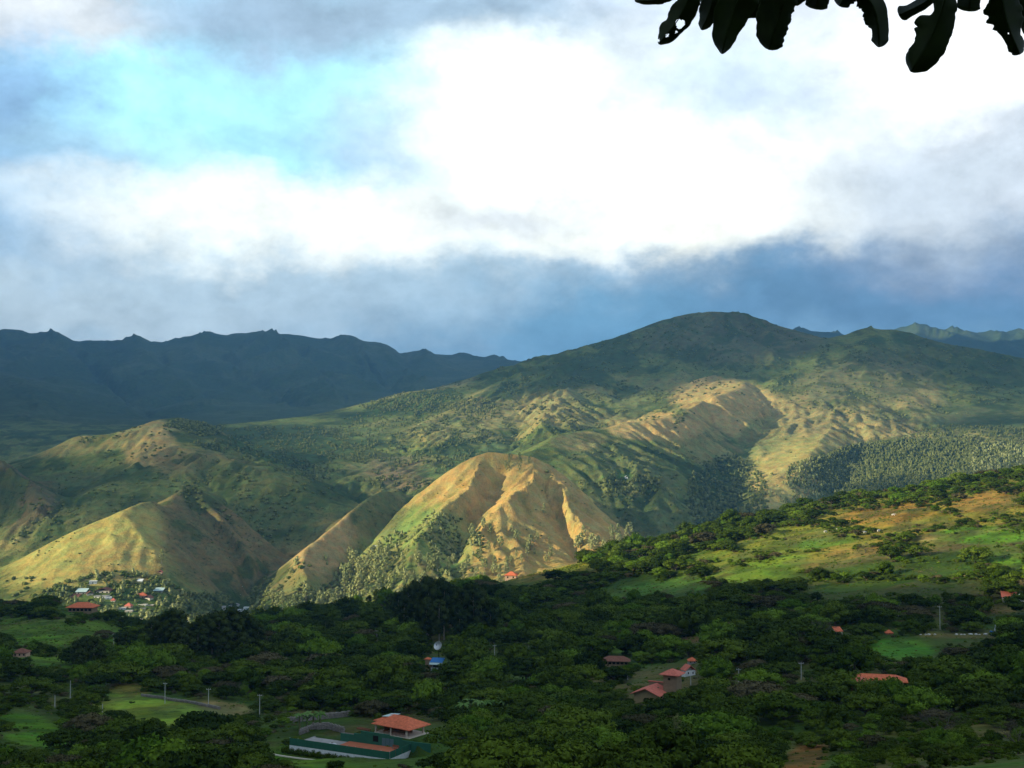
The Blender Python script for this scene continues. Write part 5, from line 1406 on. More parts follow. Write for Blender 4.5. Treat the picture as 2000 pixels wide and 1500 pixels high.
def gable_wall(bm, x0, x1, y, z, rise, t=0.2):
    xm = (x0 + x1) / 2
    a = [bm.verts.new(p) for p in ((x0, y, z), (x1, y, z), (xm, y, z + rise))]; c = [bm.verts.new(p) for p in ((x0, y + t, z), (x1, y + t, z), (xm, y + t, z + rise))]
    bm.faces.new(a); bm.faces.new(c[::-1])
    for i in range(3): bm.faces.new((a[i], c[i], c[(i + 1) % 3], a[(i + 1) % 3]))

# ---- walled court and the pavilion behind it
def walled_court():
    A = (-60.7, 341.0); rot = math.atan2(-15, 28.7)
    t = root('walled_court', (A[0], A[1], -86.0), rot, 'green walled sports court on a white base with an orange clay floor', 'court')
    L, Wd = 32.4, 10.4
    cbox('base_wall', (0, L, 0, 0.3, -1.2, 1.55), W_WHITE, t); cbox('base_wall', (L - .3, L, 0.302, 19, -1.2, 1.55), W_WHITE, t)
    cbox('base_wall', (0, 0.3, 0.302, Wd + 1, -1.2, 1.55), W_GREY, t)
    n = 12
    for i in range(n):
        cbox('screen_panel', (i * L / n + .02, (i + 1) * L / n - .02, 0.03, 0.11, 1.552, 3.45), M_GREEN, t)
    for i in range(6): cbox('screen_panel', (L - .14, L - .06, .16 + i * 3.1, 3.1 + i * 3.1, 1.552, 3.4), M_GREEN, t)
    for i in range(n + 1): cbox('screen_post', (i * L / n - .05, i * L / n + .05, 0.12, 0.22, 1.552, 3.55), M_METAL, t)
    cbox('court_floor', (12.5, L - .31, 0.35, Wd - .02, 1.0, 1.75), M_CLAY, t)
    cbox('paving', (0.31, 12.48, 0.35, Wd - .02, 1.0, 1.5), W_GREY, t)
    # back wall, with a dark window and pale doors, stepping down at its west end
    bm = bmesh.new()
    for a, b_, h in ((9.5, 14.0, 3.6), (14.0, 16.2, 4.1), (16.2, 25.6, 4.95), (25.6, 29.5, 4.5), (29.5, 38.5, 3.9)): box(bm, a, b_ - .001, Wd, Wd + .35, 1.0, h)
    child('back_wall', bm, M_GREEN, t)
    cbox('window', (20.3, 22.0, Wd - .06, Wd - .001, 2.6, 4.2), M_DARKHOLE, t)
    for a in (23.2, 24.5, 25.8): cbox('door', (a, a + 1.15, Wd - .05, Wd - .001, 1.76, 3.9), M_DOOR, t)
    cbox('coping', (9.4, 16.0, Wd + .352, Wd + .7, 3.0, 3.75), M_STONE, t)
    # net and small things on the court
    k = root('court_bench', (0, 0, 0), 0, 'dark bench with equipment on the clay floor by the green back wall', 'bench')
    k.matrix_world = Matrix.Translation((A[0], A[1], -86.0)) @ Matrix.Rotation(rot, 4, 'Z') @ Matrix.Translation((27.5, Wd - 1.6, 1.75))
    for i in range(2): cbox('leg', (i * 1.6, i * 1.6 + .12, 0, .4, 0, .45), M_METAL, k)
    cbox('seat', (-.1, 1.9, -.05, .45, .452, .54), M_WOOD, k); cbox('backrest', (-.1, 1.9, .46, .52, .54, 1.0), M_WOOD, k)
    g = root('water_tank', (0, 0, 0), 0, 'grey rounded tank at the end of the clay floor', 'tank')
    g.matrix_world = Matrix.Translation((A[0], A[1], -86.0)) @ Matrix.Rotation(rot, 4, 'Z') @ Matrix.Translation((11.0, 4.5, 1.5))
    bm = bmesh.new(); bmesh.ops.create_uvsphere(bm, u_segments=14, v_segments=8, radius=1.2)
    for v in bm.verts: v.co.z = max(v.co.z, 0) * .75; v.co.x *= 1.5
    child('tank_body', bm, M_METAL, g); cbox('lid', (-.25, .25, -.25, .25, .88, 1.0), M_STONE, g)
    # pavilion on the terrace above
    fc = (-28.4, 338.4); lc = (-39.0, 346.3)
    ang = math.atan2(fc[1] - lc[1], fc[0] - lc[0])
    p = root('pavilion', (lc[0], lc[1], -82.3), ang, 'open pavilion with a wide red hipped tile roof behind the walled court', 'pavilion')
    Lp, Dp, ez = 13.9, 9.2, 2.5
    cbox('plinth', (.6, Lp - .4, .5, Dp - .3, -2.2, 0.12), W_CREAM, p)
    child('roof', hip_bm(0, Lp, 0, Dp, ez, 2.3), T_RED, p)
    o = child('lower_roof', hip_bm(-2.6, 4.5, 3.5, Dp + 2.5, ez - .1, 1.35), T_RED, p)
    bm = bmesh.new(); poly_prism(bm, [(-.8, 5.2, ez + .95), (2.4, 5.2, ez + 1.25), (2.4, 9.4, ez + 1.3), (-.8, 9.4, ez + 1.0)], .12)
    child('skylight', bm, M_PANEL, p, 'pale sheet skylight')
    for x_, y_ in ((1.0, .8), (12.3, .8), (12.3, 7.7), (6.6, .8), (1.0, 7.7)): cbox('column', (x_ - .2, x_ + .2, y_ - .2, y_ + .2, .122, ez - .19), M_POST, p)
    cbox('back_wall', (2.2, 9.5, 6.2, 6.5, .122, ez - .19), W_TAN, p); cbox('side_wall', (2.2, 2.5, 2.6, 6.198, .122, ez - .19), W_TAN, p)
    for i in range(5): cbox('door', (3.2 + i * 1.25, 4.2 + i * 1.25, 6.1, 6.198, .13, 2.3), M_WOOD, p)
    cbox('handrail', (.9, 12.4, .62, .72, 1.0, 1.1), M_WOOD, p)
    for i in range(22): cbox('baluster', (1.3 + i * .5, 1.38 + i * .5, .63, .71, .122, .998), M_WOOD, p)
    # pergola slats west of the pavilion
    for i in range(9): cbox('pergola_slat', (-4.6 + i * .5, -4.45 + i * .5, -1.2, .4, .55, .8), M_WOOD, p)
    cbox('pergola_beam', (-4.8, -.2, -.5, -.3, .3, .548), M_WOOD, p)
    # hedge, kerb
    h = bpy.data.objects.new('hedge', crown_mesh('hedge', [(i * 1.0, 0.15 * math.sin(i * 1.9), .9 + .22 * math.sin(i * 2.7), .85, .7, .95 + .2 * math.sin(i * 1.3)) for i in range(32)], 5200, .13, 222, M_LEAF['dark'], .8)); C.objects.link(h)
    h.matrix_world = Matrix.Translation((A[0], A[1], -86.5)) @ Matrix.Rotation(rot, 4, 'Z') @ Matrix.Translation((-.6, -1.9, 0))
    tag(h, 'ragged dark hedge along the white base of the walled court', 'hedge')
    e1 = Vector((28.7, -15)).normalized(); e2 = Vector((15, 28.7)).normalized()
    V, F = [], []
    for i in range(30):
        s = -3 + i * 1.15; off = -5.0 - .35 * math.sin(i * .3)
        for dy_, dz in ((0, -.4), (0, .28), (.45, .28), (.45, -.4)):
            q = Vector(A) + e1 * s + e2 * (off + dy_); V.append((q.x, q.y, float(ground_z(q.x, q.y)) + dz))
    for i in range(29):
        for k in range(4): F.append((i * 4 + k, i * 4 + (k + 1) % 4, i * 4 + 4 + (k + 1) % 4, i * 4 + 4 + k))
    o = mesh_obj('kerb', V, F, W_CREAM, smooth=False); tag(o, 'low pale kerb running in front of the hedge', None, None, 'structure')
walled_court()

# ---- house with a tower
def tower_house():
    x, y, z = ground_at(1262, 1374, 250, 600)
    z = -(1372 - 850) / FOC * y
    s = y / FOC * 1.12
    t = root('tower_house', (x, y, z - 1.0), -R(28), 'earth-coloured house with a red gabled roof and a square tower', 'house')
    W = 54 * s * 1.02; ez = 1.0 + 3.9; rise = 2.1; Lr = 10.5
    bm = bmesh.new()
    box(bm, -W / 2 + .9, W / 2 - .9, 0, .3, 0, ez)
    gable_wall(bm, -W / 2 + .9, W / 2 - .9, 0, ez, rise * (W - 1.8) / W, .3)
    child('front_wall', bm, W_OCHRE, t)
    cbox('side_wall', (W / 2 - 1.2, W / 2 - .9, .302, Lr - .6, 0, ez), W_TAN, t); cbox('side_wall', (-W / 2 + .9, -W / 2 + 1.2, .302, Lr - .6, 0, ez), W_TAN, t)
    bm = bmesh.new()
    box(bm, -1.0, 1.0, -.05, -.002, 0.1, 3.0)
    a = [bm.verts.new((math.cos(k * math.pi / 8), -.05, 3.0 + math.sin(k * math.pi / 8) * .6)) for k in range(9)]; bm.faces.new(a)
    child('arched_opening', bm, M_DARKHOLE, t)
    for sx in (-1, 1): cbox('door_jamb', (sx * 1.12 - .1, sx * 1.12 + .1, -.12, -.003, .1, 3.1), W_TAN, t)
    child('roof', gable_bm(-W / 2, W / 2, -1.3, Lr, ez - .1, rise + .1, .22), T_PINK, t)
    o = cbox('chimney', (1.9, 2.4, 5.8, 6.3, ez + .2, ez + 1.6), W_TAN, t)
    tw = 5.0; tx, ty = 4.0, 6.2
    cbox('tower_wall', (tx, tx + tw, ty, ty + tw, 0, 11.2), W_TAN, t)
    child('tower_roof', hip_bm(tx - 1.2, tx + tw + 1.2, ty - 1.2, ty + tw + 1.2, 11.2, 1.8), T_PINK, t)
    w = cbox('window', (tx + 1.8, tx + 2.6, ty - .05, ty - .002, 9.2, 10.0), M_DARKHOLE, t)
    cbox('window', (tx - .05, tx - .002, ty + 1.8, ty + 2.6, 9.0, 9.9), M_DARKHOLE, t)
    cbox('rear_wall', (-3.4, tx - .02, 11.2, 11.5, 0, 7.1), W_TAN, t); cbox('wall_coping', (-3.7, tx - .02, 11.0, 11.7, 7.102, 7.35), T_PINK, t)
tower_house()

def low_house():
    y = 372.0; x = (1655 - 1000) / FOC * y; z = -(1344 - 850) / FOC * y; s = y / FOC
    t = root('low_house', (x, y, z), -R(14), 'low grey house under a long red tiled roof among the trees', 'house')
    L = 105 * s * 1.02
    cbox('wall', (1.6, L - 1.2, .8, 6.2, -1.5, 3.2), W_TAN, t)
    cbox('door', (2.4, 3.7, .74, .797, .2, 2.4), M_TEAL, t); cbox('window', (9.5, 10.7, .74, .797, 1.2, 2.3), M_DARKHOLE, t); cbox('window', (12.2, 13.3, .74, .797, 1.2, 2.3), M_DARKHOLE, t)
    bm = hip_bm(0, L, 0, 7.0, 3.2, 1.5)
    child('roof', bm, T_RED, t)
    bm = hip_bm(-.2, 6.0, -1.6, 4.0, 3.1, 1.0); child('porch_roof', bm, T_PINK, t)
    for a in (.4, 5.4): cbox('porch_post', (a - .1, a + .1, -1.3, -1.1, -1.5, 2.9), M_WOOD, t)
low_house()

def small_house(px, py, wp, hp, roofmat, wallmat, rot, label, d=None, lo=300, hi=1300, style='hip', roofh=0.45, deep=0.7, name='house', group=None, sink=0.4, cat='house'):
    """house whose foot shows at px, py; wp and hp are its width and height in photo pixels"""
    if d is None: x, y, z = ground_at(px, py, lo, hi)
    else:
        y = d; x = (px - 1000) / FOC * d; z = -(py - 850) / FOC * d
    s = y / FOC; w = wp * s; h = hp * s; dp = w * deep
    t = root(name, (x, y, z - sink), R(rot), label, cat, group)
    wh = h * (1 - roofh) + sink; rh = h * roofh
    cbox('wall', (-w * .42, w * .42, 0, dp, -2.0, wh), wallmat, t)
    if style == 'hip': child('roof', hip_bm(-w / 2, w / 2, -w * .07, dp + w * .07, wh, rh, .15), roofmat, t)
    elif style == 'gable': child('roof', gable_bm(-w / 2, w / 2, -w * .07, dp + w * .07, wh, rh, .15), roofmat, t)
    elif style == 'shed':
        bm = bmesh.new(); poly_prism(bm, [(-w / 2, -w * .07, wh), (w / 2, -w * .07, wh), (w / 2, dp + w * .07, wh + rh), (-w / 2, dp + w * .07, wh + rh)], .15); child('roof', bm, roofmat, t)
    else:
        cbox('roof', (-w * .45, w * .45, -w * .04, dp + w * .03, wh + .001, wh + .25), roofmat, t)
    nw = max(1, int(wp / 9))
    for i in range(nw):
        cx = -w * .42 + w * .84 * (i + .5) / nw
        cbox('window', (cx - w * .05, cx + w * .05, -.05, -.002, sink + (wh - sink) * .35, sink + (wh - sink) * .75), M_DARKHOLE, t)
    return t
small_house(1203, 1301, 56, 18, T_BROWN, W_TAN, -6, 'long house with mossy brown tile roof half hidden by trees', style='hip', deep=.35)
def chapel():
    t = small_house(1349, 1320, 24, 20, T_PINK, W_WHITE, 20, 'little white house with a steep red roof beside a round bright tree', style='gable', roofh=.5, deep=.8)
    s = t.location.y / FOC
    cbox('annex', (-14 * s, -8 * s, 0, 5 * s, -1, 7 * s), W_WHITE, t)
chapel()
small_house(1353, 1297, 18, 12, T_RED, W_GREY, 0, 'small red pyramid roof above the little white house', style='hip', roofh=.5, deep=.9)
small_house(1639, 1242, 17, 16, T_RED, W_CREAM, 15, 'small house with an orange roof beyond a leafless brown tree', style='shed')
small_house(1738, 1240, 15, 9, T_RED, W_TAN, 0, 'tiny red hipped roof at the head of the grazed green field', style='hip', roofh=.6)
small_house(1972, 1176, 30, 18, T_PINK, W_GREY, -18, 'pink-roofed shed beside a pale plastic tunnel on the upper slope', style='shed')
small_house(1996, 1176, 16, 16, M_PANEL, W_WHITE, -10, 'pale green-roofed hut at the edge of the bare terrace', style='gable')
small_house(38, 1284, 30, 16, T_BROWN, W_PINK, 0, 'small pink-walled hut at the foot of the grassy knoll', style='hip')
small_house(997, 1110, 26, 15, T_RED, W_PINK, -10, 'bright orange house in sunlight on the ridge below the ochre hill', lo=800, hi=1280, style='hip')
small_house(156, 1197, 56, 19, T_RED, W_TAN, -4, 'red-roofed house among dark trees on top of the grassy knoll', lo=600, hi=1250, style='hip', deep=.5)
small_house(722, 1178, 7, 13, W_WHITE, W_WHITE, 0, 'narrow white tower-like hut between dark trees', lo=700, hi=1280, style='flat')

def blue_roof_house():
    x, y, z = ground_at(852, 1312, 350, 900); s = y / FOC
    t = root('blue_roof_house', (x, y, z - .3), -R(12), 'two-storey house with a bright blue sheet roof below the satellite dish', 'house')
    w = 22 * s
    cbox('lower_wall', (-w / 2, w / 2, 0, w * .7, -1, 8 * s), W_WHITE, t); cbox('upper_wall', (-w * .42, w * .42, .4, w * .7, 8 * s + .002, 20 * s), W_GREY, t)
    cbox('balcony_opening', (-w * .3, w * .35, .33, .397, 10 * s, 17 * s), M_DARKHOLE, t); cbox('post', (w * .42, w * .46, -.3, -.1, 8 * s, 20 * s), W_WHITE, t)
    bm = bmesh.new(); poly_prism(bm, [(-w * .55, -1.0, 20 * s), (w * .6, -1.0, 20 * s), (w * .6, w * .8, 20 * s + 1.3), (-w * .55, w * .8, 20 * s + 1.3)], .14); child('roof', bm, M_BLUE, t)
    bm = bmesh.new(); poly_prism(bm, [(-w * .55, -2.0, 20 * s - .9), (w * .6, -2.0, 20 * s - .9), (w * .6, -1.0, 20 * s - .17), (-w * .55, -1.0, 20 * s - .17)], .1); child('eave_sheet', bm, M_PANEL, t)
    bm = hip_bm(-w * 1.15, -w * .56, .5, w * .6, 20 * s + 1.0, .8); child('side_roof', bm, T_RED, t); cbox('side_wall', (-w * 1.05, -w * .56, .8, w * .5, -1, 20 * s + .8), W_TAN, t)
    # satellite dish
    x, y, z = ground_at(857, 1290, 350, 1000); s = y / FOC
    cz = -(1258 - 850) / FOC * y; r = 8.6 * s
    d = root('satellite_dish', (x, y, z), -R(28), 'large pale satellite dish on a dark mast above the blue roof', 'satellite dish')
    h = cz - z
    bm = bmesh.new(); rings = []
    for i in range(9):
        rr = r * (i / 8) if i else 0.02; dep = .38 * r * (i / 8) ** 2
        rings.append([bm.verts.new((rr * math.cos(a * math.pi / 12), -dep, rr * math.sin(a * math.pi / 12))) for a in range(24)])
    for i in range(8):
        for a in range(24): bm.faces.new((rings[i][a], rings[i][(a + 1) % 24], rings[i + 1][(a + 1) % 24], rings[i + 1][a]))
    o = child('reflector', bm, M_METAL, d); md = o.modifiers.new('th', 'SOLIDIFY'); md.thickness = .08
    o.location = (0, -.3, h); o.rotation_euler = (-R(24), 0, 0)
    for k in range(3):
        a = k * 2.094 + .5
        st = bpy.data.objects.new('feed_strut', tubes_mesh('feed_strut', [[(r * .9 * math.cos(a), -.33 * r, r * .9 * math.sin(a), .05), (0, -1.0 * r, 0, .05)]], M_METAL, 5)); C.objects.link(st); st.parent = o
    bm = bmesh.new(); bmesh.ops.create_cone(bm, segments=10, radius1=.3, radius2=.2, depth=.6, cap_ends=True)
    fh = child('feed_horn', bm, M_DARKHOLE, o); fh.location = (0, -1.0 * r, 0); fh.rotation_euler = (R(90), 0, 0)
    ms = bpy.data.objects.new('mast', tubes_mesh('mast', [[(0, 0, -1, .22), (0, 0, h, .18)]], M_DARKHOLE, 8)); C.objects.link(ms); ms.parent = d
blue_roof_house()

# ---- village on the sunlit spur, and the houses in the gap
VILLAGE = [  # px, foot py, width, height, roof, wall, style, turn, label
    (186, 1141, 14, 11, W_WHITE, W_WHITE, 'flat', 10, 'white cube-like house highest in the village, under a bare track'),
    (163, 1160, 18, 9, M_PANEL, W_GREY, 'shed', 0, 'grey-roofed house below the highest white house'),
    (181, 1163, 12, 8, T_BROWN, W_CREAM, 'gable', 20, 'small brown-roofed cottage beside the grey-roofed house'),
    (205, 1158, 26, 9, T_BROWN, W_CREAM, 'gable', 0, 'long brown-roofed house in the upper village'),
    (200, 1168, 24, 8, W_GREY, W_WHITE, 'flat', -8, 'row of low white rooms under the long brown-roofed house'),
    (216, 1171, 12, 9, W_WHITE, W_WHITE, 'flat', 12, 'small bright white house at the end of the low white rooms'),
    (225, 1176, 8, 8, T_PINK, W_CREAM, 'hip', 0, 'cream cottage just below the bright white house'),
    (277, 1137, 9, 6, W_WHITE, W_WHITE, 'shed', 0, 'lone small white house among the upper gardens'),
    (312, 1157, 18, 8, M_PANEL, W_GREY, 'shed', 0, 'grey-roofed shed near the eastern edge of the village'),
    (283, 1168, 14, 10, T_RED, W_PINK, 'hip', 15, 'orange brick house in the middle of the village'),
    (291, 1172, 14, 9, T_BROWN, W_CREAM, 'gable', -20, 'cream house touching the orange brick house'),
    (275, 1166, 9, 7, T_RED, W_PINK, 'shed', 0, 'low pink annex before the orange brick house'),
    (243, 1191, 14, 9, W_CREAM, W_WHITE, 'flat', 10, 'square white house at the lower street'),
    (254, 1188, 12, 10, T_PINK, W_PINK, 'hip', -10, 'pink-roofed house next to the square white house'),
    (256, 1196, 14, 8, W_CREAM, W_CREAM, 'flat', 0, 'flat cream house below the pink-roofed house'),
    (281, 1183, 16, 6, W_CREAM, W_WHITE, 'flat', -3, 'long low white building on the lower street'),
    (296, 1184, 14, 6, W_CREAM, W_PINK, 'flat', 4, 'long low peach building beside the long white one'),
    (283, 1190, 10, 6, W_GREY, W_GREY, 'flat', 0, 'grey block under the long low white building'),
    (316, 1121, 8, 7, T_PINK, W_PINK, 'gable', 0, 'tiny pink house on the edge of the grassy brow'),
    (120, 1178, 6, 11, W_CREAM, W_WHITE, 'flat', 0, 'narrow white house at the western end of the village'),
    (150, 1167, 16, 6, T_BROWN, W_CREAM, 'shed', 0, 'tan shed on the terrace west of the village'),
    (168, 1182, 14, 7, W_WHITE, W_WHITE, 'flat', 0, 'white block rising behind the red roof on the knoll'),
    (266, 1218, 14, 8, T_BROWN, W_CREAM, 'gable', 0, 'tan cottage low down by the grassy knoll'),
    (278, 1212, 12, 7, W_CREAM, W_CREAM, 'flat', 14, 'cream block in the lowest gardens'),
    (293, 1228, 18, 11, T_RED, W_CREAM, 'hip', 0, 'house with the brightest red roof beside the wide dark grove'),
    (355, 1216, 10, 6, W_CREAM, W_CREAM, 'flat', 0, 'pale wall showing over the wide dark grove'),
    (366, 1218, 10, 8, W_CREAM, W_CREAM, 'gable', 0, 'cream gable showing over the wide dark grove'),
    (436, 1192, 12, 8, W_GREY, W_WHITE, 'shed', 0, 'pale end house of the cluster in the gap'),
    (448, 1186, 14, 7, M_METAL, W_GREY, 'flat', 6, 'grey metal roof at the back of the cluster in the gap'),
    (449, 1195, 16, 8, W_WHITE, W_WHITE, 'flat', 0, 'largest white building of the cluster in the gap'),
    (464, 1184, 12, 6, W_GREY, W_WHITE, 'gable', 0, 'small white gable behind the cluster in the gap'),
    (474, 1194, 16, 7, M_METAL, W_WHITE, 'flat', -6, 'metal-roofed white building in the shaded gap'),
    (484, 1188, 10, 6, W_WHITE, W_WHITE, 'flat', 0, 'pale block at the eastern end of the cluster in the gap'),
    (470, 1162, 6, 4, W_WHITE, W_WHITE, 'flat', 0, 'lone pale hut on the shaded slope over the gap'),
    (473, 1146, 6, 4, W_WHITE, W_WHITE, 'flat', 0, 'highest pale hut on the shaded slope over the gap'),
    (504, 1213, 16, 9, T_RED, W_TAN, 'hip', 0, 'red roof just beyond the end of the wide dark grove'),
    (734, 1068, 13, 4, W_WHITE, W_WHITE, 'flat', 0, 'long low white shed on the crest of the green apron'),
    (1223, 935, 6, 5, W_WHITE, W_WHITE, 'gable', 0, 'tiny white farmhouse beside trees on the bright green hill meadow'),
]
for px, py, w, h, rm, wm, st, rt, lab in VILLAGE:
    hi_ = 4200 if px > 1000 else 2500
    x, y, z = ground_at(px, py, 1320, hi_)
    small_house(px, py, w * 1.2, h * 1.25, rm, wm, rt, lab, d=y, style=st, sink=.8, group='houses of the village across the valley' if px < 430 else 'buildings in the shaded gap' if px < 500 else None)

# ---- poles
def utility_pole(px, py, hp, label, arm=True, tilt=0.0, lo=250, hi=1290):
    x, y, z = ground_at(px, py, lo, hi); h = hp * y / FOC
    t = root('utility_pole', (x, y, z), random.uniform(-.3, .3), label, 'pole', 'poles standing in the valley')
    t.rotation_euler.y = tilt
    o = bpy.data.objects.new('shaft', tubes_mesh('shaft', [[(0, 0, -.5, .17), (0, 0, h * .5, .14), (0, 0, h, .10)]], M_CONC, 8)); C.objects.link(o); o.parent = t
    if arm:
        cbox('crossarm', (-.9, .9, -.06, .06, h - .5, h - .38), M_CONC, t)
        for a in (-.75, 0, .75): cbox('insulator', (a - .06, a + .06, -.06, .06, h - .378, h - .18), W_WHITE, t)
for a in [(222, 1264, 26, 'pale pole at the foot of the grassy knoll'), (137, 1372, 42, 'thin grey pole at the far corner of the pale playing field', False), (107, 1382, 24, 'short post at the edge of the trees beside the playing field', False),
          (322, 1374, 40, 'tall concrete pole before the first stretch of stone wall'), (407, 1381, 36, 'concrete pole at the bend of the stone wall'), (507, 1399, 42, 'tall concrete pole by the gravel bank'), (200, 1391, 16, 'thin white post standing in the playing field', False),
          (736, 1251, 20, 'pale pole between bright bushes below the tall dark grove'), (776, 1158, 24, 'pale pole on the skyline beside the tall dark grove'), (966, 1280, 20, 'thin white pole east of the satellite dish'), (1033, 1264, 16, 'short pale pole over the dark bushes of the middle slope', False),
          (1443, 1332, 26, 'pale pole with a bracket near the bright round tree'), (1349, 1338, 18, 'thin pole on the lawn below the little white house', False), (1565, 1328, 34, 'white pole in the woods between two houses'), (1836, 1230, 46, 'tall pole by the red cutting above the grazed field'),
          (1755, 1204, 18, 'slim pole high on the wooded slope', False), (1226, 1328, 16, 'thin pole beside the tower house', False), (1500, 1290, 14, 'short white post on the track to the white pole', False), (896, 1252, 10, 'stub of a pole beneath the tall dark grove', False), (213, 1391, 0.1, '', False)][:-1]:
    utility_pole(*a[:4], arm=a[4] if len(a) > 4 else True)

# ---- rig, stones, cattle, walls, tunnel
def rig():
    x, y, z = ground_at(1942, 1242, 400, 900); s = y / FOC
    t = root('drilling_rig', (x, y, z), R(8), 'small blue drilling rig with a tilted pale mast at the field edge', 'rig')
    cbox('body', (-6 * s, 6 * s, -1.2, 1.2, .5, 5.5 * s), M_BLUEPAINT, t); cbox('cab', (-6.2 * s, -2.5 * s, -1.25, 1.25, 5.5 * s + .002, 9 * s), M_BLUEPAINT, t)
    cbox('windscreen', (-5.6 * s, -3 * s, -1.3, -1.252, 6 * s, 8.2 * s), M_DARKHOLE, t)
    o = bpy.data.objects.new('mast', tubes_mesh('mast', [[(0, 0, 4 * s, .28), (4.5 * s, 0, 28 * s, .2)]], W_WHITE, 6)); C.objects.link(o); o.parent = t
    for a in (-4.2, 3.8):
        for b_ in (-1.3, 1.0):
            bm = bmesh.new(); bmesh.ops.create_cone(bm, segments=14, radius1=.5, radius2=.5, depth=.3, cap_ends=True)
            w = child('wheel', bm, M_DARKHOLE, t); w.location = (a * s, b_ + .15, .5); w.rotation_euler = (R(90), 0, 0)
rig()
def stone_mesh(seed, sub=2):
    rg = random.Random(seed); V, F = ico_np(sub)
    V = V * (1 + np.array([rg.uniform(-.2, .2) for _ in V])[:, None]); V[:, 2] *= .65
    me = bpy.data.meshes.new('boulder'); me.from_pydata(V.tolist(), [], F.tolist()); me.materials.append(M_ROCKW); return me
STM = [stone_mesh(i, 1) for i in range(4)]
for i, (px, w) in enumerate([(1798, 5), (1808, 6), (1815, 8), (1826, 7), (1868, 8), (1877, 6), (1884, 6), (1896, 9), (1907, 8), (1913, 5), (1925, 10)]):
    x, y, z = ground_at(px, 1240, 400, 900); s = y / FOC
    o = bpy.data.objects.new('boulder', STM[i % 4]); C.objects.link(o); o.location = (x, y, z + w * s * .1); o.scale = (w * s * .5, w * s * .4, w * s * .42); o.rotation_euler = (0, 0, i * 1.3)
    tag(o, ['small', 'broad', 'squat', 'tall'][i % 4] + ' pale boulder on the green field edge, ' + ('under the tall pole' if px < 1840 else 'between pole and rig' if px < 1905 else 'close to the rig'), 'boulder', 'pale boulders along the field edge')
def cow_mesh():
    me = bpy.data.meshes.new('cow')
    pts = [(0, 0, 1.05, .36), (-.55, 0, 1.08, .34), (-.95, 0, 1.08, .26), (.5, 0, 1.08, .36), (.85, 0, 1.2, .26), (1.15, 0, 1.3, .17), (1.42, 0, 1.22, .15), (1.72, 0, 1.05, .09),
           (.62, .2, .7, .14), (.62, .22, .36, .07), (.60, .22, .02, .07), (.62, -.2, .7, .14), (.66, -.22, .36, .07), (.66, -.22, .02, .07),
           (-.8, .2, .75, .18), (-.72, .22, .45, .09), (-.82, .22, .25, .07), (-.80, .22, .02, .07), (-.8, -.2, .75, .18), (-.88, -.22, .45, .09), (-.98, -.22, .25, .07), (-.95, -.22, .02, .07),
           (-1.2, 0, 1.1, .05), (-1.28, 0, .6, .04), (.55, 0, 1.5, .16)]
    ed = [(0, 1), (1, 2), (0, 3), (3, 4), (4, 5), (5, 6), (6, 7), (3, 8), (8, 9), (9, 10), (3, 11), (11, 12), (12, 13), (1, 14), (14, 15), (15, 16), (16, 17), (1, 18), (18, 19), (19, 20), (20, 21), (2, 22), (22, 23), (3, 24)]
    me.from_pydata([p[:3] for p in pts], ed, [])
    o = bpy.data.objects.new('tmp', me); C.objects.link(o)
    md = o.modifiers.new('s', 'SKIN'); sv = me.skin_vertices[0].data
    for i, p in enumerate(pts): sv[i].radius = (p[3], p[3]); 
    sv[0].use_root = True
    sb = o.modifiers.new('u', 'SUBSURF'); sb.levels = 1
    dg = bpy.context.evaluated_depsgraph_get(); m2 = bpy.data.meshes.new_from_object(o.evaluated_get(dg))
    bpy.data.objects.remove(o); m2.materials.append(M_COW); m2.name = 'cow'; return m2
CM = cow_mesh()
for i, (px, py, rt, lab) in enumerate([(1612, 1041, 20, 'white cow grazing apart, west of the others on the hillside'), (1638, 1037, 160, 'white cow standing highest of the pair under the reddish slope'), (1644, 1041, 10, 'white cow just below its companion under the reddish slope'), (1689, 1042, 200, 'white cow alone by the dark thicket on the hillside'), (1716, 1039, 30, 'white cow at the top of the tan meadow'), (1745, 1008, 0, 'small white cow on the reddish slope near the crest')]):
    x, y, z = ground_at(px, py, 500, 1200)
    o = bpy.data.objects.new('cow', CM); C.objects.link(o); o.location = (x, y, z); o.rotation_euler = (0, 0, R(rt)); o.scale = (1.25,) * 3
    tag(o, lab, 'cow', 'white cattle on the hillside')

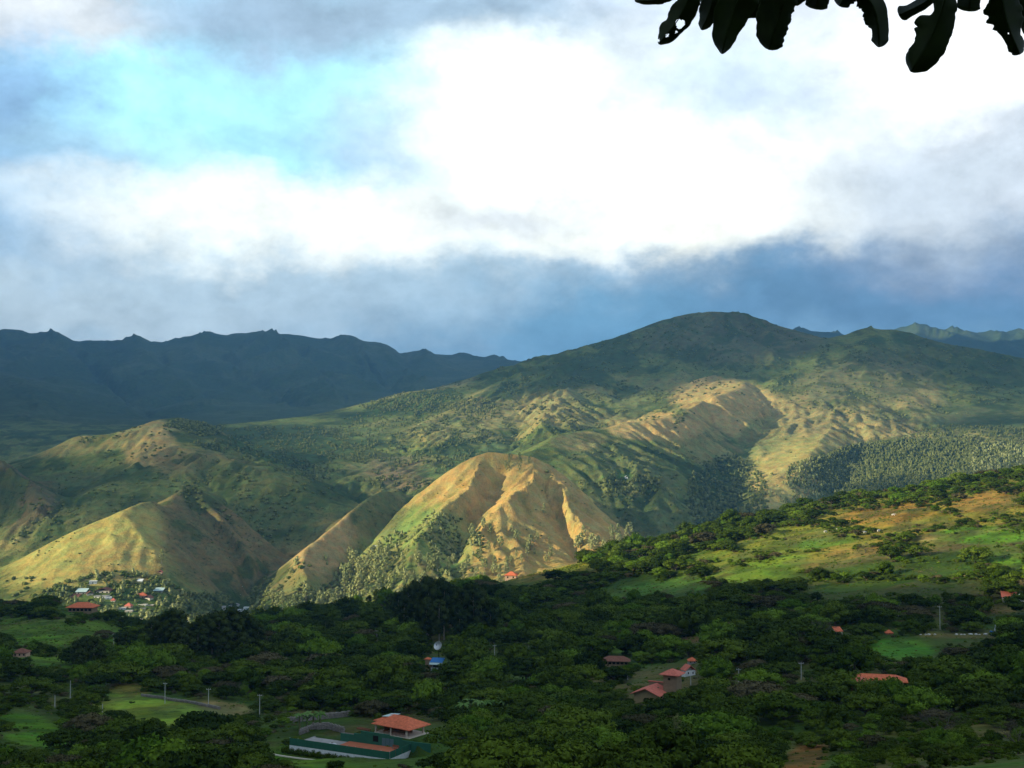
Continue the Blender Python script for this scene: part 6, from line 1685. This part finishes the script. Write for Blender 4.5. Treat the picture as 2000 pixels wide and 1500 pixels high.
def rubble_wall(name, pix, h, label, lo, hi, th=.7, mat=None, stones=True):
    """retaining wall of rough stones along pixels on the ground"""
    P = [ground_at(a, b_, lo, hi) for a, b_ in pix]
    rg = random.Random(len(pix) * 7)
    path = []
    for (a, b_) in zip(P[:-1], P[1:]):
        n = max(2, int(math.hypot(b_[0] - a[0], b_[1] - a[1]) / .8))
        for i in range(n): t = i / n; path.append((a[0] + (b_[0] - a[0]) * t, a[1] + (b_[1] - a[1]) * t))
    path.append(P[-1][:2])
    V, F = [], []
    for i, (x, y) in enumerate(path):
        z = float(ground_z(x, y)); hh = h * (1 + rg.uniform(-.1, .1))
        for dy_, dz in ((0, -.5), (.1, hh), (th, hh), (th, -.5)): V.append((x, y + dy_, z + dz))
    for i in range(len(path) - 1):
        for k in range(4): F.append((i * 4 + k, i * 4 + 4 + k, i * 4 + 4 + (k + 1) % 4, i * 4 + (k + 1) % 4))
    o = mesh_obj(name, V, F, mat or M_STONE, smooth=False); tag(o, label, 'wall')
    VV, FF, off = [], [], 0
    sv, sf = ICO1
    for i, (x, y) in enumerate(path):
        z = float(ground_z(x, y))
        for k in range(int(h / .42)):
            r = rg.uniform(.24, .36)
            VV.append(sv * np.array((r * 1.25, r * .5, r * .85)) * (1 + np.array([rg.uniform(-.12, .12) for _ in sv])[:, None]) + np.array((x + rg.uniform(-.3, .3), y - .02, z + .22 + k * .42 + rg.uniform(-.08, .08))))
            FF.append(sf + off); off += len(sv)
    s = mesh_obj('stones', np.concatenate(VV), np.concatenate(FF), M_STONE, smooth=False); s.parent = o; s['kind'] = 'stuff'
rubble_wall('stone_wall', [(276, 1360), (300, 1363), (330, 1368), (360, 1372), (400, 1380), (430, 1386)], 1.0, 'long grey stone retaining wall along the far side of the playing field', 300, 700)
rubble_wall('stone_wall', [(560, 1412), (590, 1409), (640, 1404), (690, 1398)], 1.9, 'grey boulder wall between trees behind the walled court', 300, 600)
rubble_wall('stone_wall', [(585, 1436), (610, 1425), (640, 1424), (672, 1432)], 2.0, 'curved grey boulder wall at the western end of the walled court', 260, 480)

def tunnel():
    x, y, z = ground_at(1986, 1170, 450, 1100); s = y / FOC
    t = root('plastic_tunnel', (x, y, z), R(-25), 'pale blue-grey plastic growing tunnel beside the pink-roofed shed', 'greenhouse')
    bm = bmesh.new(); a_, L = 5.5 * s, 16 * s; rows = []
    for j in (0, 1): rows.append([bm.verts.new((-L / 2 + j * L, a_ * math.cos(k * math.pi / 8), a_ * 1.1 * math.sin(k * math.pi / 8))) for k in range(9)])
    for k in range(8): bm.faces.new((rows[0][k], rows[0][k + 1], rows[1][k + 1], rows[1][k]))
    bm.faces.new(rows[0]); bm.faces.new(rows[1][::-1])
    child('sheet', bm, M_PANEL, t)
tunnel()

# ---- banana plants, bare trees, the pale spiky tree
def banana_mesh(seed):
    rg = random.Random(seed); V, F = [], []
    for k in range(9):
        a = k * 2.4 + rg.uniform(-.3, .3); L = rg.uniform(1.6, 2.3); up = rg.uniform(.6, 1.3); w = rg.uniform(.26, .36); base = len(V)
        for i in range(7):
            t = i / 6; r = L * t * .8; z = 2.0 + up * 1.7 * t - 1.5 * t * t * L * .6; ww = w * math.sin(math.pi * min(1, .12 + .88 * t)) + .02
            cx, cy = r * math.cos(a), r * math.sin(a); sx, sy = -math.sin(a), math.cos(a)
            V += [(cx + sx * ww, cy + sy * ww, z - ww * .35), (cx, cy, z), (cx - sx * ww, cy - sy * ww, z - ww * .35)]
        for i in range(6):
            b_ = base + i * 3; F += [(b_, b_ + 1, b_ + 4, b_ + 3), (b_ + 1, b_ + 2, b_ + 5, b_ + 4)]
    me = bpy.data.meshes.new('crown'); me.from_pydata(V, [], F); me.materials.append(M_LEAF['bank']); return me
KINDS['ban0'] = (banana_mesh(1), tubes_mesh('trunk', [[(0, 0, -.3, .22), (0, 0, 1.2, .18), (0, 0, 2.1, .1)]], plain_mat('banana_stem', (0.12, 0.13, 0.05)), 7), 'banana_plant')
KINDS['ban1'] = (banana_mesh(2), KINDS['ban0'][1], 'banana_plant')
TREE_GROUP['banana_plant'] = 'banana plants on the slope'
for i, (px, py) in enumerate([(918, 1398), (934, 1400), (950, 1396), (968, 1394), (985, 1392), (1082, 1386), (1095, 1384), (1030, 1390), (600, 1424), (612, 1422), (625, 1421), (585, 1426), (1075, 1402), (905, 1402)]):
    x, y, z = ground_at(px, py, 230, 600); s = 1.9 if py > 1380 else 2.2
    w = 'on the slope above the walled court' if 890 < px < 1000 else 'in the planter at the western end of the court' if px < 700 else 'in the thicket below the tower house'
    add_tree('ban%d' % (i % 2), x, y, z, s * random.uniform(.8, 1.1), s * random.uniform(.9, 1.2), i * 1.1, unique_label(['broad-leaved', 'tall', 'small'][i % 3] + ' green', px, py, 'banana plant'), None, 'plant')
for px, py, r, lab in [(1838, 1448, 7, 'large leafless grey tree with forking limbs on the near knoll'), (1990, 1496, 5, 'twiggy grey shrub at the bottom corner of the knoll'), (1608, 1245, 8, 'round leafless brown tree beside a small orange roof'), (1050, 1245, 7, 'leafless grey tree in the dark middle slope'),
                       (1165, 1262, 6, 'pale leafless tree over the dark bushes'), (205, 1362, 6, 'spreading leafless tree beyond the playing field'), (1690, 1080, 7, 'half-bare tree on the tan meadow'), (460, 1360, 6, 'grey leafless tree above the gravel bank')]:
    x, y, z = ground_at(px, py, 180, 1000); s = y / FOC
    add_tree('bare', x, y, z, r, r * .9, px * .1, lab, 'bare trees')
for px, py, hp, lab in [(1322, 1484, 88, 'slim pale spiky tree rising from the dark hollow'), (1300, 1478, 60, 'shorter spiky tree beside the slim pale one'), (1342, 1490, 52, 'low spiky shrub at the foot of the slim pale tree')]:
    x, y, z = ground_at(px, py, 200, 420); h = hp * y / FOC
    add_tree('slim', x, y, z, h * .9, h, px, lab, 'pale spiky trees in the hollow')
# ------------------------------------------------------------------ branch with big chewed leaves hanging over the viewpoint
def overhanging_branch():
    t = bpy.data.objects.new('overhanging_tree', None); C.objects.link(t); t.location = (3.3, 2.3, -2.6)
    tag(t, 'dark leafy branch of a broad-leaved tree hanging into the top corner of the view', 'tree')
    inv = Vector(t.location)
    m, b, bs, out = new_mat('big_leaf')
    geo = b.new('ShaderNodeNewGeometry'); n = b.noise(geo.outputs['Position'], 40, 4, .6)
    b.put(bs.inputs['Base Color'], b.vscale((0.014, 0.026, 0.004), b.ramp(n, .3, .7, .7, 1.35, False)))
    tl = b.new('ShaderNodeBsdfTranslucent'); tl.inputs[0].default_value = (0.05, 0.085, 0.012, 1); mx = b.new('ShaderNodeMixShader'); mx.inputs[0].default_value = .3
    m.node_tree.links.new(bs.outputs[0], mx.inputs[1]); m.node_tree.links.new(tl.outputs[0], mx.inputs[2]); m.node_tree.links.new(mx.outputs[0], out.inputs[0])
    bs.inputs['Roughness'].default_value = .6; bs.inputs['Specular IOR Level'].default_value = .2
    def pt(px, py, d): return Vector(world_at(px, py, d)) - inv
    trunk = [(3.3, 2.3, -2.9, .16), (3.2, 2.35, -1.2, .13), (3.0, 2.4, .4, .11), (2.5, 2.45, 1.15, .08)]
    mn = [tuple(Vector(p[:3]) - inv) + (p[3],) for p in trunk]
    o = bpy.data.objects.new('trunk', tubes_mesh('trunk', [mn], M_BARK, 10)); C.objects.link(o); o.parent = t
    lim = [(*(Vector((2.5, 2.45, 1.15)) - inv), .07), (*pt(2350, -170, 2.4), .03), (*pt(2050, -70, 2.4), .018), (*pt(1800, -55, 2.35), .013), (*pt(1560, -50, 2.3), .010), (*pt(1330, -45, 2.3), .006)]
    o = bpy.data.objects.new('limb', tubes_mesh('limb', [lim], M_BARK, 8)); C.objects.link(o); o.parent = t
    # midrib points (px, py), left and right half widths in pixels along it, holes, ragged edges
    LV = [
        ([(1352, -22), (1340, 10), (1318, 48), (1287, 86)], [4, 20, 22, 20, 3], [4, 22, 24, 18, 3], [(1328, 46, 9), (1303, 69, 3.2), (1321, 62, 2.5), (1286, 79, 3)], 1, 0, 2.25, 7),
        ([(1402, -30), (1392, 5), (1382, 35), (1370, 58)], [5, 20, 20, 14, 2], [5, 22, 20, 12, 2], [], 1, 0, 2.28, 3),
        ([(1462, -40), (1440, 5), (1423, 55), (1410, 105)], [5, 30, 34, 26, 3], [5, 36, 30, 18, 3], [], 0, 0, 2.2, 5),
        ([(1555, -30), (1530, 10), (1514, 55), (1502, 97)], [5, 40, 44, 32, 7], [4, 20, 26, 24, 8], [], 1, 1, 2.3, 4),
        ([(1608, -60), (1602, -30), (1598, -5), (1594, 18)], [6, 20, 24, 20, 8], [6, 20, 24, 20, 8], [], 0, 0, 2.34, 2),
        ([(1655, -45), (1698, 0), (1714, 45), (1717, 92)], [4, 30, 24, 20, 3], [4, 22, 22, 18, 6], [], 5, 0, 2.24, 9),
        ([(1835, -18), (1810, 2), (1785, 16), (1756, 30)], [4, 10, 11, 10, 7], [4, 10, 11, 11, 6], [], 0, 0, 2.3, 0),
        ([(1852, -30), (1836, 30), (1812, 85), (1779, 140)], [4, 20, 38, 38, 6], [4, 26, 34, 34, 6], [], 4, 0, 2.18, 12),
        ([(1897, -55), (1896, -30), (1895, -5), (1893, 22)], [6, 22, 26, 22, 9], [6, 18, 22, 18, 8], [], 0, 0, 2.3, 2),
        ([(1955, -40), (1958, 10), (1972, 60), (1992, 106)], [5, 34, 38, 26, 8], [5, 36, 34, 18, 6], [(1970, 66, 1.6)], 4, 1, 2.22, 6),
        ([(2010, -50), (2006, 0), (2012, 40), (2018, 75)], [5, 24, 26, 18, 4], [5, 24, 26, 18, 4], [], 1, 0, 2.36, 3),
        ([(1345, -25), (1310, -10), (1280, 0), (1240, 1)], [3, 9, 9, 6, 2], [3, 10, 10, 7, 2], [], 0, 1, 2.33, 1),
        ([(1420, -60), (1400, -25), (1385, -5), (1372, 8)], [6, 30, 34, 26, 4], [6, 30, 34, 26, 4], [], 1, 1, 2.4, 2),
        ([(1510, -60), (1490, -25), (1470, 5), (1452, 34)], [6, 28, 34, 28, 4], [6, 28, 34, 26, 4], [], 1, 1, 2.38, 2),
        ([(1580, -30), (1568, -14), (1560, -4), (1548, 7)], [4, 10, 12, 10, 3], [4, 10, 12, 10, 3], [], 0, 0, 2.36, 1),
        ([(1345, 4), (1336, 10), (1324, 14), (1314, 22)], [2, 6, 7, 6, 2], [2, 6, 7, 6, 2], [], 0, 0, 2.4, 1),
        ([(1690, -60), (1670, -30), (1650, -5), (1640, 12)], [6, 22, 26, 18, 4], [6, 22, 24, 18, 4], [], 2, 1, 2.42, 1),
    ]
    def interp(a, t):
        f = t * (len(a) - 1); i = min(int(f), len(a) - 2); u = f - i; u = u * u * (3 - 2 * u) if len(a) == 5 else u
        return a[i] + (a[i + 1] - a[i]) * u
    def bez(P, t):
        # Catmull-Rom through four points
        f = t * 3; i = min(int(f), 2); u = f - i
        p = [P[max(i - 1, 0)], P[i], P[i + 1], P[min(i + 2, 3)]]
        return tuple(.5 * (2 * p[1][k] + (p[2][k] - p[0][k]) * u + (2 * p[0][k] - 5 * p[1][k] + 4 * p[2][k] - p[3][k]) * u * u + (3 * p[1][k] - p[0][k] - 3 * p[2][k] + p[3][k]) * u ** 3) for k in (0, 1))
    LV = [(a[0], a[1][:-1] + [a[1][-1] * 2.6], a[2][:-1] + [a[2][-1] * 2.6], *a[3:]) for a in LV]
    for li, (mid, wl, wr, holes, ragl, ragr, d0, curl) in enumerate(LV):
        rg = random.Random(li * 13 + 1); NL, NW = 60, 12
        V, F, Q = [], [], []
        for i in range(NL + 1):
            tt = i / NL; p = bez(mid, tt); q = bez(mid, min(1, tt + .01)) if tt < .99 else (2 * p[0] - bez(mid, tt - .01)[0], 2 * p[1] - bez(mid, tt - .01)[1])
            dx, dy = q[0] - p[0], q[1] - p[1]; L = math.hypot(dx, dy) + 1e-9; nx, ny = dy / L, -dx / L      # to the right seen going to the tip
            tip = min(1, (1 - tt) * 9) ** .5
            wle = interp(wl, tt) * tip * 1.1; wri = interp(wr, tt) * tip * 1.1
            nz = float(fbm(np.array(tt * 9.0 + li * 7), np.array(li * 3.1), 3, 900)) - .3
            fl = max(0, .11 * ragl * nz * 2) * (tt > .22)
            nz = float(fbm(np.array(tt * 12.0 + li * 5), np.array(li * 1.7 + 50), 3, 901)) - .35
            fr = max(0, .10 * (.6 + ragr) * nz * 2) * (tt > .25)
            for j in range(-NW, NW + 1):
                s = j / NW; e_ = max(0, (abs(s) - .55) / .45); w = (wri * (1 - fr * e_ * 1.5) if s > 0 else wle * (1 - fl * e_ * 1.5)) * s
                # nx,ny points to the picture's left when the leaf hangs down
                X_, Y_ = p[0] + nx * w, p[1] + ny * w
                d = d0 + .10 * (tt - .3) + abs(s) * .035 * (1 - .3 * tt) + .010 * math.sin(tt * 5 + j * .08)
                V.append(tuple(pt(X_, Y_, d))); Q.append((X_, Y_))
        k = 2 * NW + 1
        for i in range(NL):
            for j in range(k - 1):
                a = i * k + j; cx = (Q[a][0] + Q[a + k + 1][0]) / 2; cy = (Q[a][1] + Q[a + k + 1][1]) / 2
                if any((cx - hx) ** 2 + (cy - hy) ** 2 < hr * hr * (1 + .25 * math.sin(3 * math.atan2(cy - hy, cx - hx) + hx)) for hx, hy, hr in holes): continue
                F.append((a, a + 1, a + k + 1, a + k))
        me = bpy.data.meshes.new('leaf'); me.from_pydata(V, [], F); me.polygons.foreach_set('use_smooth', [True] * len(F)); me.materials.append(m)
        o = bpy.data.objects.new('leaf', me); C.objects.link(o); o.parent = t
        md = o.modifiers.new('thickness', 'SOLIDIFY'); md.thickness = .0007
        rb = [(*(pt(*bez(mid, i / 8), d0 + .10 * (i / 8 - .3) - .001)), .0022 * (1 - i / 9)) for i in range(9)]
        mr = bpy.data.objects.new('midrib', tubes_mesh('midrib', [rb], m, 5)); C.objects.link(mr); mr.parent = o
        base = pt(*mid[0], d0 - .03); up = pt(mid[0][0] + 15, -50 if mid[0][1] > -45 else -75, 2.34)
        st = bpy.data.objects.new('leaf_stalk', tubes_mesh('leaf_stalk', [[(*up, .004), (*base, .0025)]], m, 5)); C.objects.link(st); st.parent = t
overhanging_branch()
